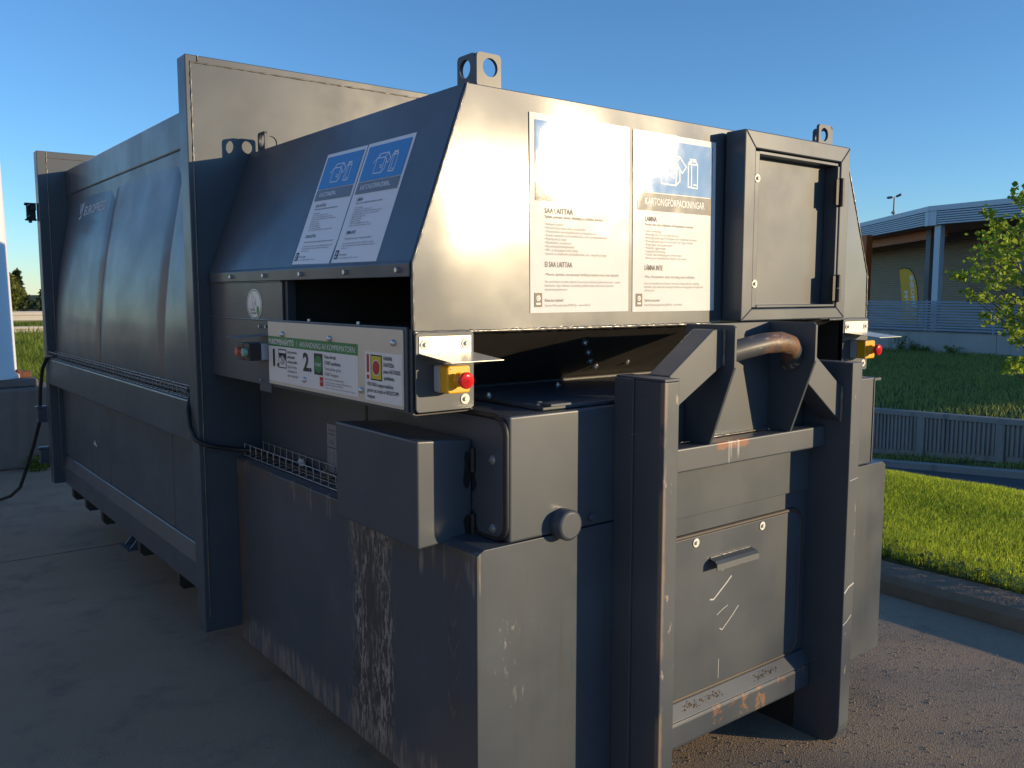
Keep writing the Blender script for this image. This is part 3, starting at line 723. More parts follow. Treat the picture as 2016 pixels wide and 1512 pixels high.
tag(mb.build('rusty_bracket', M['rustbrown'], None, .004), 'small rusty steel bracket on the concrete base beside the white mast', 'bracket')
mb = MB()
for k in range(220): 
    a = rnd.uniform(0, 6.28); leaf(mb, (1.50 + .12 * math.cos(a) * rnd.random(), 9.38 + .1 * math.sin(a), rnd.uniform(0, .12)), .05, rnd, False)
tag(mb.build('weed', M['leaf_weed']), 'green weed sprouting at the foot of the stepped concrete base', 'weed')
M['railgalv'] = simple('weathered guard rail steel', (.60, .56, .50), .5, .06, 3, metal=.2)
for d_, z0, z1, lab in ((36, .70, 1.06, 'upper weathered guard rail beyond the meadow'), (33, .38, .62, 'lower weathered guard rail at the edge of the meadow')):
    g = thing('guard_rail', at(40, 620, d_), lab, 'guard rail', 'guard rails along the road beyond the meadow')
    c = at(40, 620, d_); dr = Vector((math.cos(R(4)), -math.sin(R(8)), 0)); mb = MB(); hh = z1 - z0
    pr = [(0, z0), (.05, z0 + hh*.12), (.05, z0 + hh*.34), (0, z0 + hh*.5), (.05, z0 + hh*.66), (.05, z0 + hh*.88), (0, z1)]
    for (o0, a0), (o1, a1) in zip(pr, pr[1:]):
        mb.quad(*[Vector((c.x, c.y - o_, z_)) + dr * s_ for s_, o_, z_ in ((-14, o0, a0), (8, o0, a0), (8, o1, a1), (-14, o1, a1))])
    mb.build('rail', M['railgalv'], g)
    for k in range(-3, 3):
        mb = MB(); p = c + dr * (k * 4 + 1.3); mb.box(p.x - .05, p.x + .05, p.y + .02, p.y + .12, 0, z1 - .02); mb.build('post', M['railgalv'], g)

# ------------------------------------------------------------------ the compactor
CX = 2.43
def mx(x): return 2 * CX - x
K = thing('waste_compactor', (CX, 4.4, 0), 'large dark grey cardboard compactor container with loading hopper and hook lift frame', 'waste compactor')
def bolt_mesh(r, h, washer, dome=False):
    mb = MB(); w = .0025
    if washer: mb.cyl((0, 0, 0), (0, 0, w), washer, 14)
    if dome: mb.tube([(0, 0, w if washer else 0), (0, 0, h * .55), (0, 0, h * .9), (0, 0, h)], [r, r * .95, r * .6, r * .2], 12)
    else: mb.tube([(0, 0, w if washer else 0), (0, 0, h)], r, 6, smooth=False)
    return mb.mesh('bolt')
B_HEX = bolt_mesh(.0075, .010, .0); B_HEXW = bolt_mesh(.0075, .010, .0135); B_DOME = bolt_mesh(.010, .009, 0, True); B_SMALL = bolt_mesh(.006, .008, 0)
B_WASH = bolt_mesh(.0065, .009, .0155)
B_WASH.materials.append(M['washer'])
def bolt(p, nrm, me=B_HEX, parent=None, m=None):
    q = Vector(nrm).to_track_quat('Z', 'Y').to_matrix().to_4x4(); q.translation = p
    return link('bolt', me, m or M['zinc'], parent or K, mw=q)
def weld(path, r=.004, n_per=70, parent=None, m=None, amp=.6, name='weld_bead'):
    path = [Vector(p) for p in path]; out, rr = [], []
    for a, b in zip(path, path[1:]):
        k = max(2, int((b - a).length * n_per))
        for i in range(k):
            out.append(a.lerp(b, i / k)); rr.append(r * (1 + amp * (rnd.random() - .45)))
    out.append(path[-1]); rr.append(r)
    return MB().tube(out, rr, 6).build(name, m or M['weld'], parent or K)

# base box and press body
mb = MB()
mb.prism([(1.36, 1.9, .17), (1.36, 1.9, .978), (1.385, 1.9, .992), (1.476, 1.9, .992), (3.384, 1.9, .992), (mx(1.385), 1.9, .992), (mx(1.36) , 1.9, .978), (mx(1.36), 1.9, .17)], (0, 1.797, 0))
base = mb.build('base_box', M['lower'], K, .002, 2)
mb = MB(); mb.box(1.474, mx(1.474), 1.9, 3.697, .995, 1.357); body = mb.build('press_body', M['paint'], K, .007, 3)
mb = MB(); mb.prism([(1.62, 1.93, 1.359), (2.96, 1.93, 1.359), (2.96, 2.62, 1.359), (1.62, 2.62, 1.359)], (0, 0, .012)); lid = mb.build('top_lid', M['frame'], K, .003)
for p in ((1.645, 1.975, 1.371), (1.66, 2.25, 1.371), (2.05, 2.36, 1.371), (2.4, 1.96, 1.371)): bolt(p, (0, 0, 1), B_HEXW, lid)
mb = MB(); mb.box(1.63, 1.71, 1.905, 1.955, 1.372, 1.380); mb.build('lid_tab', M['frame'], lid, .002)
# right side panel flange of the press body
mb = MB(); mb.box(3.384, 3.44, 1.903, 1.907, 1.34, 1.352); mb.box(3.3755, 3.383, 1.896, 1.8995, 1.0, 1.352); mb.build('corner_flange', M['frame'], K, .002)
mb = MB(); mb.box(3.388, 3.40, 1.93, 3.4, 1.0, 1.335); mb.build('right_hatch', M['rubber'], K, .004)
# front cap and small plug on the press body
mb = MB(); mb.tube([(1.668, 1.8995, 1.024), (1.668, 1.862, 1.024), (1.668, 1.857, 1.024), (1.668, 1.855, 1.024)], [.046, .046, .042, .036], 32); mb.build('round_cap', M['paint'], K)
mb = MB(); mb.tube([(1.787, 1.8995, 1.024), (1.787, 1.893, 1.024), (1.787, 1.890, 1.024)], [.013, .013, .010], 16); mb.build('plug', M['frame'], K)

# side hatch of the press body, with the electric box
hat = MB(); fs = Frame((1.474, 3.0, 0), (0, -1, 0), (0, 0, 1))     # u = 3.0 - y
fs.sheet(hat, rr_pts(.30, .965+.035, 1.085, 1.345, .045), .004, .006)
hat_o = hat.build('side_hatch', M['paint'], K, .002)
ring = rr_pts(.293, .998, 1.093, 1.352, .05, 6)
mb = MB(); mb.tube([fs.p(u, v, .006) for u, v in ring + ring[:1]], .009, 8, caps=False); mb.build('hatch_seal', M['rubber'], hat_o)
for z_ in (1.228, 1.028): bolt(fs.p(1.037, z_, .0105), (-1, 0, 0), B_HEXW, hat_o)
eb = MB(); eb.prism([(1.273, 2.066, .974), (1.462, 2.066, .984), (1.462, 2.066, 1.274), (1.273, 2.066, 1.287)], (0, .50, 0)); eb_o = eb.build('electrical_box', M['paint'], K, .006, 3)
for z_ in (1.215, 1.02):
    mb = MB(); mb.cyl((1.458, 2.055, z_ - .035), (1.458, 2.055, z_ + .035), .0085, 10); mb.box(1.4665, 1.4678, 2.02, 2.05, z_ - .03, z_ + .03)
    mb.build('hinge', M['rubber'], eb_o)
# dark overspray round the hinges
M['overspray'] = simple('matt black overspray', (.008, .008, .009), .8, .3, 20)
for z_, hh in ((1.205, .095), (1.03, .07)):
    pts = [(.925 + (.030 + .012 * math.sin(a * 3 + z_ * 9) + .004 * rnd.random()) * math.cos(a), z_ - .02 + hh * math.sin(a) * .75) for a in [2 * math.pi * k / 20 for k in range(20)]]
    mb = MB(); fs.sheet(mb, pts, .0101, .0003); mb.build('overspray', M['overspray'], hat_o)
    f2 = Frame((1.273, 2.066, 0), (1, 0, 0), (0, 0, 1))
    pts = [(.172 + (.014 + .005 * math.sin(a * 3 + z_ * 7)) * math.cos(a), z_ - .02 + hh * .8 * math.sin(a) * .75) for a in [2 * math.pi * k / 18 for k in range(18)]]
    mb = MB(); f2.sheet(mb, pts, .0005, .0003); mb.build('overspray', M['overspray'], eb_o)

# rating labels on the press body side
def label_lines(fr, u0, u1, v0, v1, n_, m, parent, w, hfrac=.4, ragged=.3):
    mb = MB(); st = (v1 - v0) / n_
    for k in range(n_):
        ue = u1 - (u1 - u0) * ragged * rnd.random(); fr.rect(mb, u0, v0 + st * k, ue, v0 + st * (k + hfrac), w, .0002)
    return mb.build('print', m, parent)
fb = Frame((1.474, 3.04, 0), (0, -1, 0), (0, 0, 1))
mb = MB(); fb.rect(mb, 0, 1.118, .085, 1.205, .001, .0006); l1 = mb.build('rating_label', M['label_grey'], K)
label_lines(fb, .012, .07, 1.165, 1.195, 2, M['ink'], l1, .0018, .35, .1)
text(fb, .014, 1.128, '20280', .026, M['ink'], l1, .045, .0019, .01)
mb = MB(); fb.rect(mb, 0, 1.020, .085, 1.113, .001, .0006); l2 = mb.build('rating_label', M['label_grey'], K)
label_lines(fb, .008, .03, 1.028, 1.106, 9, M['ink'], l2, .0018); label_lines(fb, .042, .07, 1.04, 1.106, 7, M['ink'], l2, .0018)
mb = MB(); fb.rect(mb, .093, 1.045, .20, 1.205, .001, .0006); l3 = mb.build('service_label', M['label_w'], K)
text(fb, .114, 1.190, 'ASIAKASPALVELU', .011, M['ink'], l3, .07, .0019); text(fb, .114, 1.177, 'KUNDTJÄNST', .009, M['ink_pale'], l3, .05, .0019)
text(fb, .120, 1.152, '0800', .024, M['black'], l3, .038, .0019, .01)
mb = MB(); fb.line(mb, [(.102, 1.168), (.103, 1.158), (.112, 1.152)], .005, .002); fb.rect(mb, .100, 1.166, .106, 1.171, .0018, .0002); fb.rect(mb, .110, 1.166, .1145, 1.171, .0018, .0002); mb.build('phone_symbol', M['black'], l3)
label_lines(fb, .101, .19, 1.05, 1.143, 13, M['ink_pale'], l3, .0018, .35, .15)
mb = MB(); fb.rect(mb, .093, .998, .20, 1.041, .001, .0006); l4 = mb.build('service_label', M['label_w'], K)
label_lines(fb, .099, .19, 1.015, 1.038, 4, M['ink_pale'], l4, .0018, .35, .15)

# ---- hopper
FY = 2.07
HL = [(1.27, 1.592), (1.27, 1.785), (1.463, 2.295)]
mb = MB()
fy = lambda z: FY + .0145 * (z - 1.592)           # the sheet leans back a little
mb.prism([(x, fy(z), z) for x, z in HL] + [(mx(x), fy(z), z) for x, z in HL[::-1]], (0, .008, 0))
hop = mb.build('hopper_front', M['front'], K, .003)
mb = MB(); mb.prism([(1.462, FY + .0185, 2.296), (mx(1.462), FY + .0185, 2.296), (mx(1.462), 3.697, 2.296), (1.462, 3.697, 2.296)], (0, 0, -.008)); mb.build('hopper_top', M['paint'], K, .003)
def slopes(s):
    f = (lambda x: x) if s < 0 else mx
    mb = MB(); nn = Vector((-.51, 0, .193)).normalized() * .006
    if s > 0: nn.x = -nn.x
    mb.prism([(f(1.268), FY + .0085, 1.787), (f(1.4605), FY + .0188, 2.295), (f(1.4605), 3.697, 2.295), (f(1.268), 3.697, 1.787)], -nn)
    return mb.build('hopper_slope', M['panel'], K, .003)
slopes(-1); slopes(1)
# left wall pieces round the feed opening, plus its folded lip
x0, x1 = 1.27, 1.277
mb = MB(); mb.box(x0, x1, 2.955, 3.697, 1.36, 1.744); mb.box(x0, x1, FY + .0085, 2.9545, 1.36, 1.600); mb.box(x0, x1, FY + .0085, 2.083, 1.6005, 1.744)
mb.build('hopper_side_wall', M['paint'], K)
mb = MB(); mb.box(mx(x1), mx(x0), FY + .0085, 3.697, 1.36, 1.79); mb.build('hopper_side_wall', M['paint'], K)
mb = MB(); mb.prism([(1.262, 2.078, 1.7455), (1.262, 2.078, 1.783), (1.268, 2.078, 1.792), (1.274, 2.078, 1.790), (1.2685, 2.078, 1.7455)], (0, 1.6, 0)); lip = mb.build('opening_lip', M['paint'], K, .002)
for y_ in (3.42, 3.09, 2.775, 2.45, 2.135): bolt((1.262, y_, 1.765), (-1, 0, 0), B_HEX, lip)
# feed chute inside the opening
mb = MB(); mb.quad((1.277, 2.085, 1.595), (1.277, 2.95, 1.595), (1.9, 2.95, 1.602), (1.9, 2.085, 1.602)); mb.quad((1.283, 2.952, 1.42), (1.283, 2.952, 1.77), (1.44, 2.952, 2.15), (1.9, 2.952, 2.2), (1.9, 2.952, 1.42))
mb.quad((1.9, 2.09, 1.603), (1.9, 2.96, 1.603), (1.9, 2.96, 2.25), (1.9, 2.09, 2.25)); mb.quad((1.5, 2.093, 1.604), (1.5, 2.093, 2.2), (1.9, 2.45, 2.2), (1.9, 2.45, 1.604))
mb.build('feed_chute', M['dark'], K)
mb = MB(); mb.box(1.279, 1.31, 2.93, 2.953, 1.6, 1.744); mb.build('opening_jamb', M['paint'], K)
# underside
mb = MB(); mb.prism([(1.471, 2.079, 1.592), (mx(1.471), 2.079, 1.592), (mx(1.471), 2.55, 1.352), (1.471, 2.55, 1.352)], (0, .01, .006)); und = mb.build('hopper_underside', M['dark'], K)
un = Vector((0, -.24, -.47)).normalized()
for x_, k in ((2.03, .25), (2.12, .42), (2.20, .58), (2.28, .70), (2.43, .66)): bolt((x_, 2.079 + .471 * k, 1.592 - .24 * k), un, B_HEXW, und)
mb = MB(); mb.cyl((1.50, 2.49, 1.372), (2.70, 2.49, 1.372), .012, 10); mb.build('seal_roll', M['rubber'], und)
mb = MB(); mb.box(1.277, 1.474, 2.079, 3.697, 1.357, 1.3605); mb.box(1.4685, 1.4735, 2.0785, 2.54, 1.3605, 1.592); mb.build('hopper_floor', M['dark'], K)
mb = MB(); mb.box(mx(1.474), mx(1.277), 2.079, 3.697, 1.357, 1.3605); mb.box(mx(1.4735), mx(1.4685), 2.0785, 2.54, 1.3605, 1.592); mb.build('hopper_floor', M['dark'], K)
# welds of the hopper
weld([(1.272, FY - .001, 1.591), (2.58, FY - .001, 1.591)], .0055, 90); weld([(3.30, FY - .001, 1.591), (mx(1.272), FY - .001, 1.591)], .005, 90)
weld([(1.27, FY - .0005, 1.60), (1.27, FY + .002, 1.785), (1.463, FY + .0095, 2.294)], .0032, 90)
weld([(mx(1.27), FY - .0005, 1.60), (mx(1.27), FY + .002, 1.785), (mx(1.463), FY + .0095, 2.294)], .0032, 90)
weld([(1.269, 3.69, 1.743), (1.269, 2.96, 1.743)], .003); weld([(1.269, 3.69, 1.602), (1.269, 3.07, 1.602)], .003)

# emergency stop end plates, visors and switches (left and right of the hopper)
def estop(x0, s):
    fr = Frame((x0, FY - .006, 1.367), (1, 0, 0), (0, 0, 1)); wdt = .198
    mb = MB(); fr.rrect(mb, 0, 0, wdt, .225, .012, 0, .006); pl_ = mb.build('switch_plate', M['paint'], K, .002)
    for u, v in ((.165, .03),): bolt(fr.p(u, v, .0061), (0, -1, 0), B_WASH, pl_)
    u0, u1 = .012, .186
    mb = MB(); fr.rect(mb, u0, .165, u1, .213, .0065, .002)
    p = [fr.p(u0, .165, .0065), fr.p(u1, .165, .0065), fr.p(u1, .150, .165), fr.p(u0, .150, .165)]
    mb.prism(p, (0, 0, .0018)); vz = mb.build('visor', M['visor'], pl_)
    for u in (.030, .168): bolt(fr.p(u, .191, .0086), (0, -1, 0), B_WASH, vz)
    sw = MB(); fr.rrect(sw, .058, .056, .136, .134, .008, .0065, .030); es = sw.build('emergency_stop', M['greyplastic'], pl_, .002)
    cu, cv = .097, .095
    mb = MB(); fr.rrect(mb, .058, .056, .136, .134, .010, .037, .040); h = mb.build('switch_housing', M['yellow'], pl_, .005, 3)
    mb = MB(); mb.tube([fr.p(cu, cv, .077), fr.p(cu, cv, .086), fr.p(cu, cv, .087), fr.p(cu, cv, .104)], [.021, .019, .015, .013], 20); mb.build('button_collar', M['yellow'], pl_)
    mb = MB(); mb.tube([fr.p(cu, cv, .100), fr.p(cu, cv, .104), fr.p(cu, cv, .114), fr.p(cu, cv, .1185), fr.p(cu, cv, .120), fr.p(cu, cv, .1185), fr.p(cu, cv, .119)], [.014, .0225, .0235, .021, .0165, .0145, .004], 24); mb.build('stop_button', M['red'], pl_)
    mb = MB(); fr.rect(mb, .066, .123, .068, .127, .0775, .0006); mb.build('screw', M['black'], pl_)
estop(1.268, -1); estop(mx(1.268 + .198), 1)

# start station on the left wall
ft = Frame((1.27, 3.40, 0), (0, -1, 0), (0, 0, 1))
mb = MB(); ft.rect(mb, .225, 1.545, .325, 1.592, .0005, .003); ft.rect(mb, .225, 1.335, .335, 1.5445, .0005, .003); sp_ = mb.build('control_plate', M['frame'], K)
p = [ft.p(.16, 1.553, .0), ft.p(.325, 1.545, .0035), ft.p(.325, 1.540, .13), ft.p(.10, 1.552, .13)]
mb = MB(); mb.prism([ft.p(.226, 1.546, .0038), ft.p(.325, 1.546, .0038), ft.p(.325, 1.538, .12), ft.p(.20, 1.541, .12)], (0, 0, .0015)); mb.build('visor', M['greycol'], sp_)
for u in (.247, .308): bolt(ft.p(u, 1.578, .0036), (-1, 0, 0), B_SMALL, sp_)
bolt(ft.p(.25, 1.378, .0036), (-1, 0, 0), B_SMALL, sp_)
for u0, m_b, nm in ((.20, M['redbutton'], 'stop_button'), (.262, M['greenbutton'], 'start_button')):
    mb = MB(); ft.rrect(mb, u0, 1.455, u0 + .058, 1.518, .005, .0038, .028); mb.build('button_base', M['greyplastic'] if u0 > .25 else M['blackplastic'], sp_, .002)
    mb = MB(); ft.rrect(mb, u0, 1.455, u0 + .058, 1.518, .005, .0322, .045); mb.build('button_housing', M['blackplastic'], sp_, .003)
    c = ft.p(u0 + .029, 1.486, 0); mb = MB(); mb.tube([ft.p(u0 + .029, 1.486, .077), ft.p(u0 + .029, 1.486, .092), ft.p(u0 + .029, 1.486, .094)], [.016, .016, .012], 18); mb.build(nm, m_b, sp_)

# instruction sign under the opening
sg = Frame((1.2695, 3.066, 0), (0, -1, 0), (0, 0, 1))
mb = MB(); mb.box(1.2625, 1.2693, 2.095, 3.075, 1.366, 1.606); mb.build('sign_backing', M['paint'], K, .002)
sg = Frame((1.262, 3.066, 0), (0, -1, 0), (0, 0, 1))
mb = MB(); sg.rrect(mb, 0, 1.372, .956, 1.598, .006, 0, .003); sign = mb.build('instruction_sign', M['steel'], K, .001)
mb = MB(); sg.rrect(mb, .006, 1.384, .690, 1.545, .004, .0032, .0004); st1 = mb.build('white_sticker', M['sheet'], sign)
mb = MB(); sg.rect(mb, .006, 1.511, .690, 1.546, .0038, .0003); mb.build('green_band', M['green'], sign)
text(sg, .014, 1.518, 'PURISTIMEN KÄYTTÖ', .027, M['print_w'], sign, .212, .0046, .02)
text(sg, .246, 1.518, '/', .027, M['print_w'], sign, None, .0046)
text(sg, .272, 1.518, 'ANVÄNDNING AV KOMPRIMATORN:', .027, M['print_w'], sign, .405, .0046, shear=.15)
text(sg, .026, 1.440, '1.', .085, M['black'], sign, .055, .0046, .03); text(sg, .298, 1.440, '2.', .085, M['black'], sign, .066, .0046, .03)
mb = MB(); sg.rect(mb, .093, 1.435, .160, 1.503, .0038, .0003); pic = mb.build('pictogram', M['black'], sign)
mb = MB(); sg.rect(mb, .097, 1.489, .156, 1.499, .0043, .0002); sg.rect(mb, .097, 1.439, .156, 1.482, .0043, .0002); mb.build('pictogram_field', M['sheet'], sign)
mb = MB(); sg.sheet(mb, [(.097, 1.482), (.128, 1.482), (.104, 1.468)], .0047, .0002); sg.sheet(mb, [(.156, 1.482), (.128, 1.482), (.156, 1.462)], .0047, .0002); mb.build('pictogram_shade', M['black'], sign)
mb = MB(); sg.sheet(mb, [(.112, 1.474), (.128, 1.480), (.150, 1.462), (.138, 1.446), (.118, 1.456)], .0049, .0002); mb.build('pictogram_carton', M['greyplastic'], sign)
mb = MB(); sg.line(mb, [(.100, 1.448), (.112, 1.456), (.124, 1.448), (.136, 1.456)], .0018, .0052); mb.build('pictogram_lines', M['black'], sign)
text(sg, .170, 1.491, 'Laita kartonki-\npakkaukset\naukosta sisään.', .0145, M['black'], sign, .082, .0046, .01, lead=1.18)
text(sg, .170, 1.440, 'Lägg in kartong-\nförpackningarna\ngenom öppningen.', .0135, M['ink'], sign, .088, .0046, 0, lead=1.15)
mb = MB(); sg.rect(mb, .384, 1.432, .448, 1.503, .0038, .0003); mb.build('start_symbol_field', M['black'], sign)
mb = MB(); sg.sheet(mb, circ(.416, 1.467, .029), .0043, .0002); mb.build('start_symbol', M['green'], sign)
text(sg, .395, 1.461, 'START', .014, M['print_w'], sign, .042, .0049, .02)
text(sg, .462, 1.490, 'Paina vihreää\nSTART-painiketta.', .0165, M['black'], sign, .115, .0046, .01, lead=1.2)
text(sg, .462, 1.452, 'Tryck på den gröna\nSTART-knappen.', .015, M['ink'], sign, .115, .0046, 0, lead=1.2)
mb = MB(); sg.rect(mb, .424, 1.396, .450, 1.427, .0038, .0003); mb.build('stop_symbol', M['signred'], sign)
text(sg, .427, 1.409, 'STOP', .008, M['print_w'], sign, .02, .0045)
text(sg, .462, 1.4195, 'LAITE PYSÄHTYY AUTOMAATTISESTI.', .0085, M['ink'], sign, .135, .0046); text(sg, .462, 1.4105, 'Tarvittaessa laitteen voi pysäyttää STOP-painikkeesta.', .0075, M['ink'], sign, .185, .0046)
text(sg, .462, 1.4015, 'MASKINEN STANNAR AUTOMATISKT.', .0085, M['ink_pale'], sign, .130, .0046); text(sg, .462, 1.3925, 'Vid behov kan maskinen stoppas genom att trycka på STOP-knappen.', .0075, M['ink_pale'], sign, .21, .0046)
mb = MB(); sg.rrect(mb, .734, 1.382, .950, 1.528, .004, .0032, .0004); mb.build('danger_sticker', M['sheet'], sign)
mb = MB(); sg.rect(mb, .746, 1.466, .760, 1.520, .0038, .0003); sg.rect(mb, .746, 1.446, .760, 1.458, .0038, .0003); mb.build('exclamation_mark', M['signred'], sign)
mb = MB(); sg.rect(mb, .770, 1.444, .838, 1.520, .0038, .0003); mb.build('danger_symbol_edge', M['black'], sign)
mb = MB(); sg.rect(mb, .774, 1.448, .834, 1.516, .0043, .0002); mb.build('danger_symbol_field', M['signyel'], sign)
mb = MB(); sg.sheet(mb, circ(.804, 1.482, .0235), .0047, .0002); mb.build('danger_symbol_ring', M['sheet'], sign)
mb = MB(); sg.sheet(mb, circ(.804, 1.482, .021), .0050, .0002); mb.build('danger_symbol_disc', M['signred'], sign)
text(sg, .846, 1.507, 'VAARAN\nUHATESSA', .0165, M['black'], sign, .062, .0046, .015, lead=1.15); text(sg, .846, 1.469, 'paina HÄTÄSEIS\n-painiketta.', .0165, M['black'], sign, .096, .0046, .012, lead=1.15)
text(sg, .748, 1.426, 'VID FARA stoppa maskinen\ngenom att trycka in NÖDSTOPP-\nknappen.', .0165, M['black'], sign, .188, .0046, .008, lead=1.1)
for u, v in ((.135, 1.556), (.505, 1.556), (.908, 1.560), (.310, 1.408), (.712, 1.408)): bolt(sg.p(u, v, .0048), (-1, 0, 0), B_DOME, sign)
for y_ in (2.75, 2.40): bolt((1.2755, y_, 1.606), (0, 0, 1), B_SMALL, K)

# round decal
fd = Frame((1.27, 3.213, 1.659), (0, -1, 0), (0, 0, 1))
mb = MB(); fd.sheet(mb, circ(0, 0, .058, 36, 1.28), .0005, .0006); dec = mb.build('round_decal', M['sheet'], K)
mb = MB(); cc = circ(0, 0, .052, 36, 1.28); fd.line(mb, cc + cc[:1], .004, .0014); mb.build('decal_ring', M['green'], dec)
mb = MB(); fd.line(mb, [(-.03, .048), (-.008, .030), (.012, .018), (.020, -.010)], .0022, .0015); fd.line(mb, [(-.028, .030), (-.014, .012), (-.018, -.004), (-.010, -.014), (.002, -.013), (.004, .010), (.010, -.002)], .0018, .0015); mb.build('decal_hand', M['ink'], dec)
mb = MB(); fd.sheet(mb, [(.020, -.030), (.024, -.012), (.034, -.006), (.045, -.012), (.048, -.026), (.034, -.042)], .0014, .0003); mb.build('decal_bag', M['green'], dec)
text(fd, -.040, -.024, 'Paina aina\nTryck alltid', .013, M['black'], dec, .055, .0016, .01, lead=1.0)

# container logo
# posters
BOW = (3.5, 2.3, .30)
F_MATS = {'sheet': sheet('bowed white vinyl', (.66, .67, .69), .55, .55, .11, bow=BOW), 'blue': sheet('bowed blue print', (.006, .20, .54), .55, .55, .11, bow=BOW), 'band': sheet('bowed grey print', (.14, .135, .13), .55, .55, .11, bow=BOW)}
def poster(fr, wdt, hgt, lang, k, name, faded=False):
    PM = F_MATS if k == 1 else M
    q = wdt / .42
    mb = MB(); fr.rect(mb, 0, 0, wdt, hgt, .0004, .0008); P_ = mb.build(name, PM['sheet'], K)
    m_ = .020 * q; bt = hgt - .020 * q; bb = hgt - .196 * q; hb = bb - .062 * q
    mb = MB(); fr.rect(mb, m_, bb, wdt - m_, bt, .0023, .0003); mb.build('blue_picture', PM['blue'], P_)
    mb = MB(); fr.rect(mb, m_, hb, wdt - m_, bb - .004 * q, .0023, .0003); mb.build('heading_band', PM['band'], P_)
    W_, H_ = wdt - 2 * m_, bt - bb
    c = lambda u, v: (m_ + W_ * u, bt - H_ * v)
    mb = MB(); lw = .0048 * q
    for pl_ in ([(.30,.396),(.495,.398),(.495,.832),(.30,.82),(.30,.396)], [(.30,.396),(.35,.28),(.547,.28),(.495,.398)], [(.547,.28),(.633,.46),(.578,.583),(.495,.398)], [(.547,.52),(.547,.738),(.495,.832)], [(.35,.28),(.35,.396)],
                [(.30,.396),(.225,.52)], [(.42,.62),(.465,.62)], [(.43,.68),(.465,.68)],
                [(.66,.387),(.66,.83),(.706,.84),(.789,.845),(.789,.38),(.712,.387),(.66,.387)], [(.706,.39),(.706,.84)], [(.66,.387),(.686,.325),(.712,.387)], [(.686,.325),(.686,.29),(.7625,.29),(.7625,.325),(.789,.38)], [(.686,.325),(.7625,.325)], [(.74,.78),(.78,.785)]):
        fr.line(mb, [c(*p) for p in pl_], lw, .0029)
    mb.build('carton_drawing', M['print_w'], P_)
    fi = lang == 'fi'
    hw = W_ * .80
    text(fr, m_ + W_ * (.11 if fi else .09), hb + .019 * q, 'KARTONKIPAKKAUKSET' if fi else 'KARTONGFÖRPACKNINGAR', .034 * q, M['print_w'], P_, hw, .0031, .012)
    tu = .055 * q + .002
    y_ = hb - .036 * q
    text(fr, tu, y_, 'SAA LAITTAA' if fi else 'LÄMNA', .024 * q, M['ink'], P_, (.115 if fi else .057) * q, .0024, .01)
    text(fr, tu, y_ - .014 * q, 'Tyhjät, puhtaat, kuivat, litistetyt ja sisäkkäin pakatut' if fi else 'Tomma, rena, torra, tillplattade och förpackade in i varandra', .0115 * q, M['ink'], P_, .245 * q, .0024, .012)
    li = ['Aaltopahvilaatikot', 'Kartonkitölkit kuten maito- ja mehutölkit', 'Valmisruokien kartonkipakkaukset ja einespakkaukset', 'Kuivien tuotteiden kartonkipakkaukset, muro- ja keksipakkaukset', 'Paperipussit ja -kassit', 'Pizzalaatikot, munakennot', 'Kartonkiset kertakäyttöastiat', 'WC- ja talouspaperirullien hylsyt', 'Juomien ja säilykkeiden pahvipakkaukset, esim. sixpackit ja hylsyt'] if fi else \
         ['Lådor av wellpapp', 'Kartongburkar, för t.ex. mjölk och juice', 'Kartongförpackningar för färdigmat eller halvfabrikat, torrvaror', 'Kartongförpackningar för torra varor t.ex. flingor och kex', 'Papperspåsar och papperskassar', 'Pizzalådor, äggkartonger', 'Engångskärl av kartong', 'Toalett- och hushållspappersrullarnas hylsor', 'Kartong runt dryckesburkar, förpack. t.ex. 6-pack']
    text(fr, tu, y_ - .036 * q, '\n'.join('• ' + s_ for s_ in li), .0112 * q, M['ink_pale'], P_, .265 * q, .0024, lead=1.0, name='body_text')
    y2 = y_ - .163 * q
    text(fr, tu, y2, 'EI SAA LAITTAA' if fi else 'LÄMNA INTE', .024 * q, M['black'], P_, (.112 if fi else .088) * q, .0024, .012)
    text(fr, tu, y2 - .026 * q, '• Muovia, styroksia, muovipusseja, korkkeja ja kuplamuovia, kuten täytteitä' if fi else '• Plast, silikonprodukter, kapsar och omslag, styrox, bubbelplast', .0125 * q, M['ink'], P_, (.315 if fi else .255) * q, .0024, name='body_text')
    text(fr, tu, y2 - .048 * q, ('Vie vaarallisten aineiden jätteitä tai painetta sisältävät pakkaukset (esim. maalit,\nkemikaalit, öljyt, lääkkeet, hiuslakka) paikkakuntasi vaarallisten jätteiden\nvastaanottopisteeseen.') if fi else
         ('Lämna in aerosolburkar och burkar med rester av farligt avfall (t.ex. målarfärg,\nkemikalier, oljor, läkemedel, hårspray) till allmänna insamlingsplatser för farligt avfall\ni din kommun.'), .0112 * q, M['ink_pale'], P_, (.325 if fi else .30) * q, .0024, lead=1.05, name='body_text')
    mb = MB(); fr.rect(mb, .016 * q, .018 * q, .046 * q, .061 * q, .0023, .0003); mb.build('logo_block', M['black'], P_)
    mb = MB(); fr.sheet(mb, circ(.031 * q, .045 * q, .0085 * q, 16, .95), .0028, .0002); fr.rect(mb, .0225 * q, .025 * q, .0395 * q, .031 * q, .0028, .0002); mb.build('logo_emblem', M['print_w'], P_)
    mb = MB(); fr.line(mb, circ(.031 * q, .045 * q, .004 * q, 10), .0016 * q, .0033); mb.build('logo_ring', M['black'], P_)
    text(fr, .057 * q, .034 * q, 'Kiitos kun lajittelet!' if fi else 'Tack för att du sorterar!', .0125 * q, M['black'], P_, .075 * q, .0024, .01)
    text(fr, .057 * q, .019 * q, 'Suomen Pakkauskierrätys RINKI Oy – www.rinkiin.fi' if fi else 'Finlands Förpackningsåtervinning RINKI Ab – www.rinkiin.fi', .011 * q, M['ink_pale'], P_, .19 * q, .0024)
    return P_
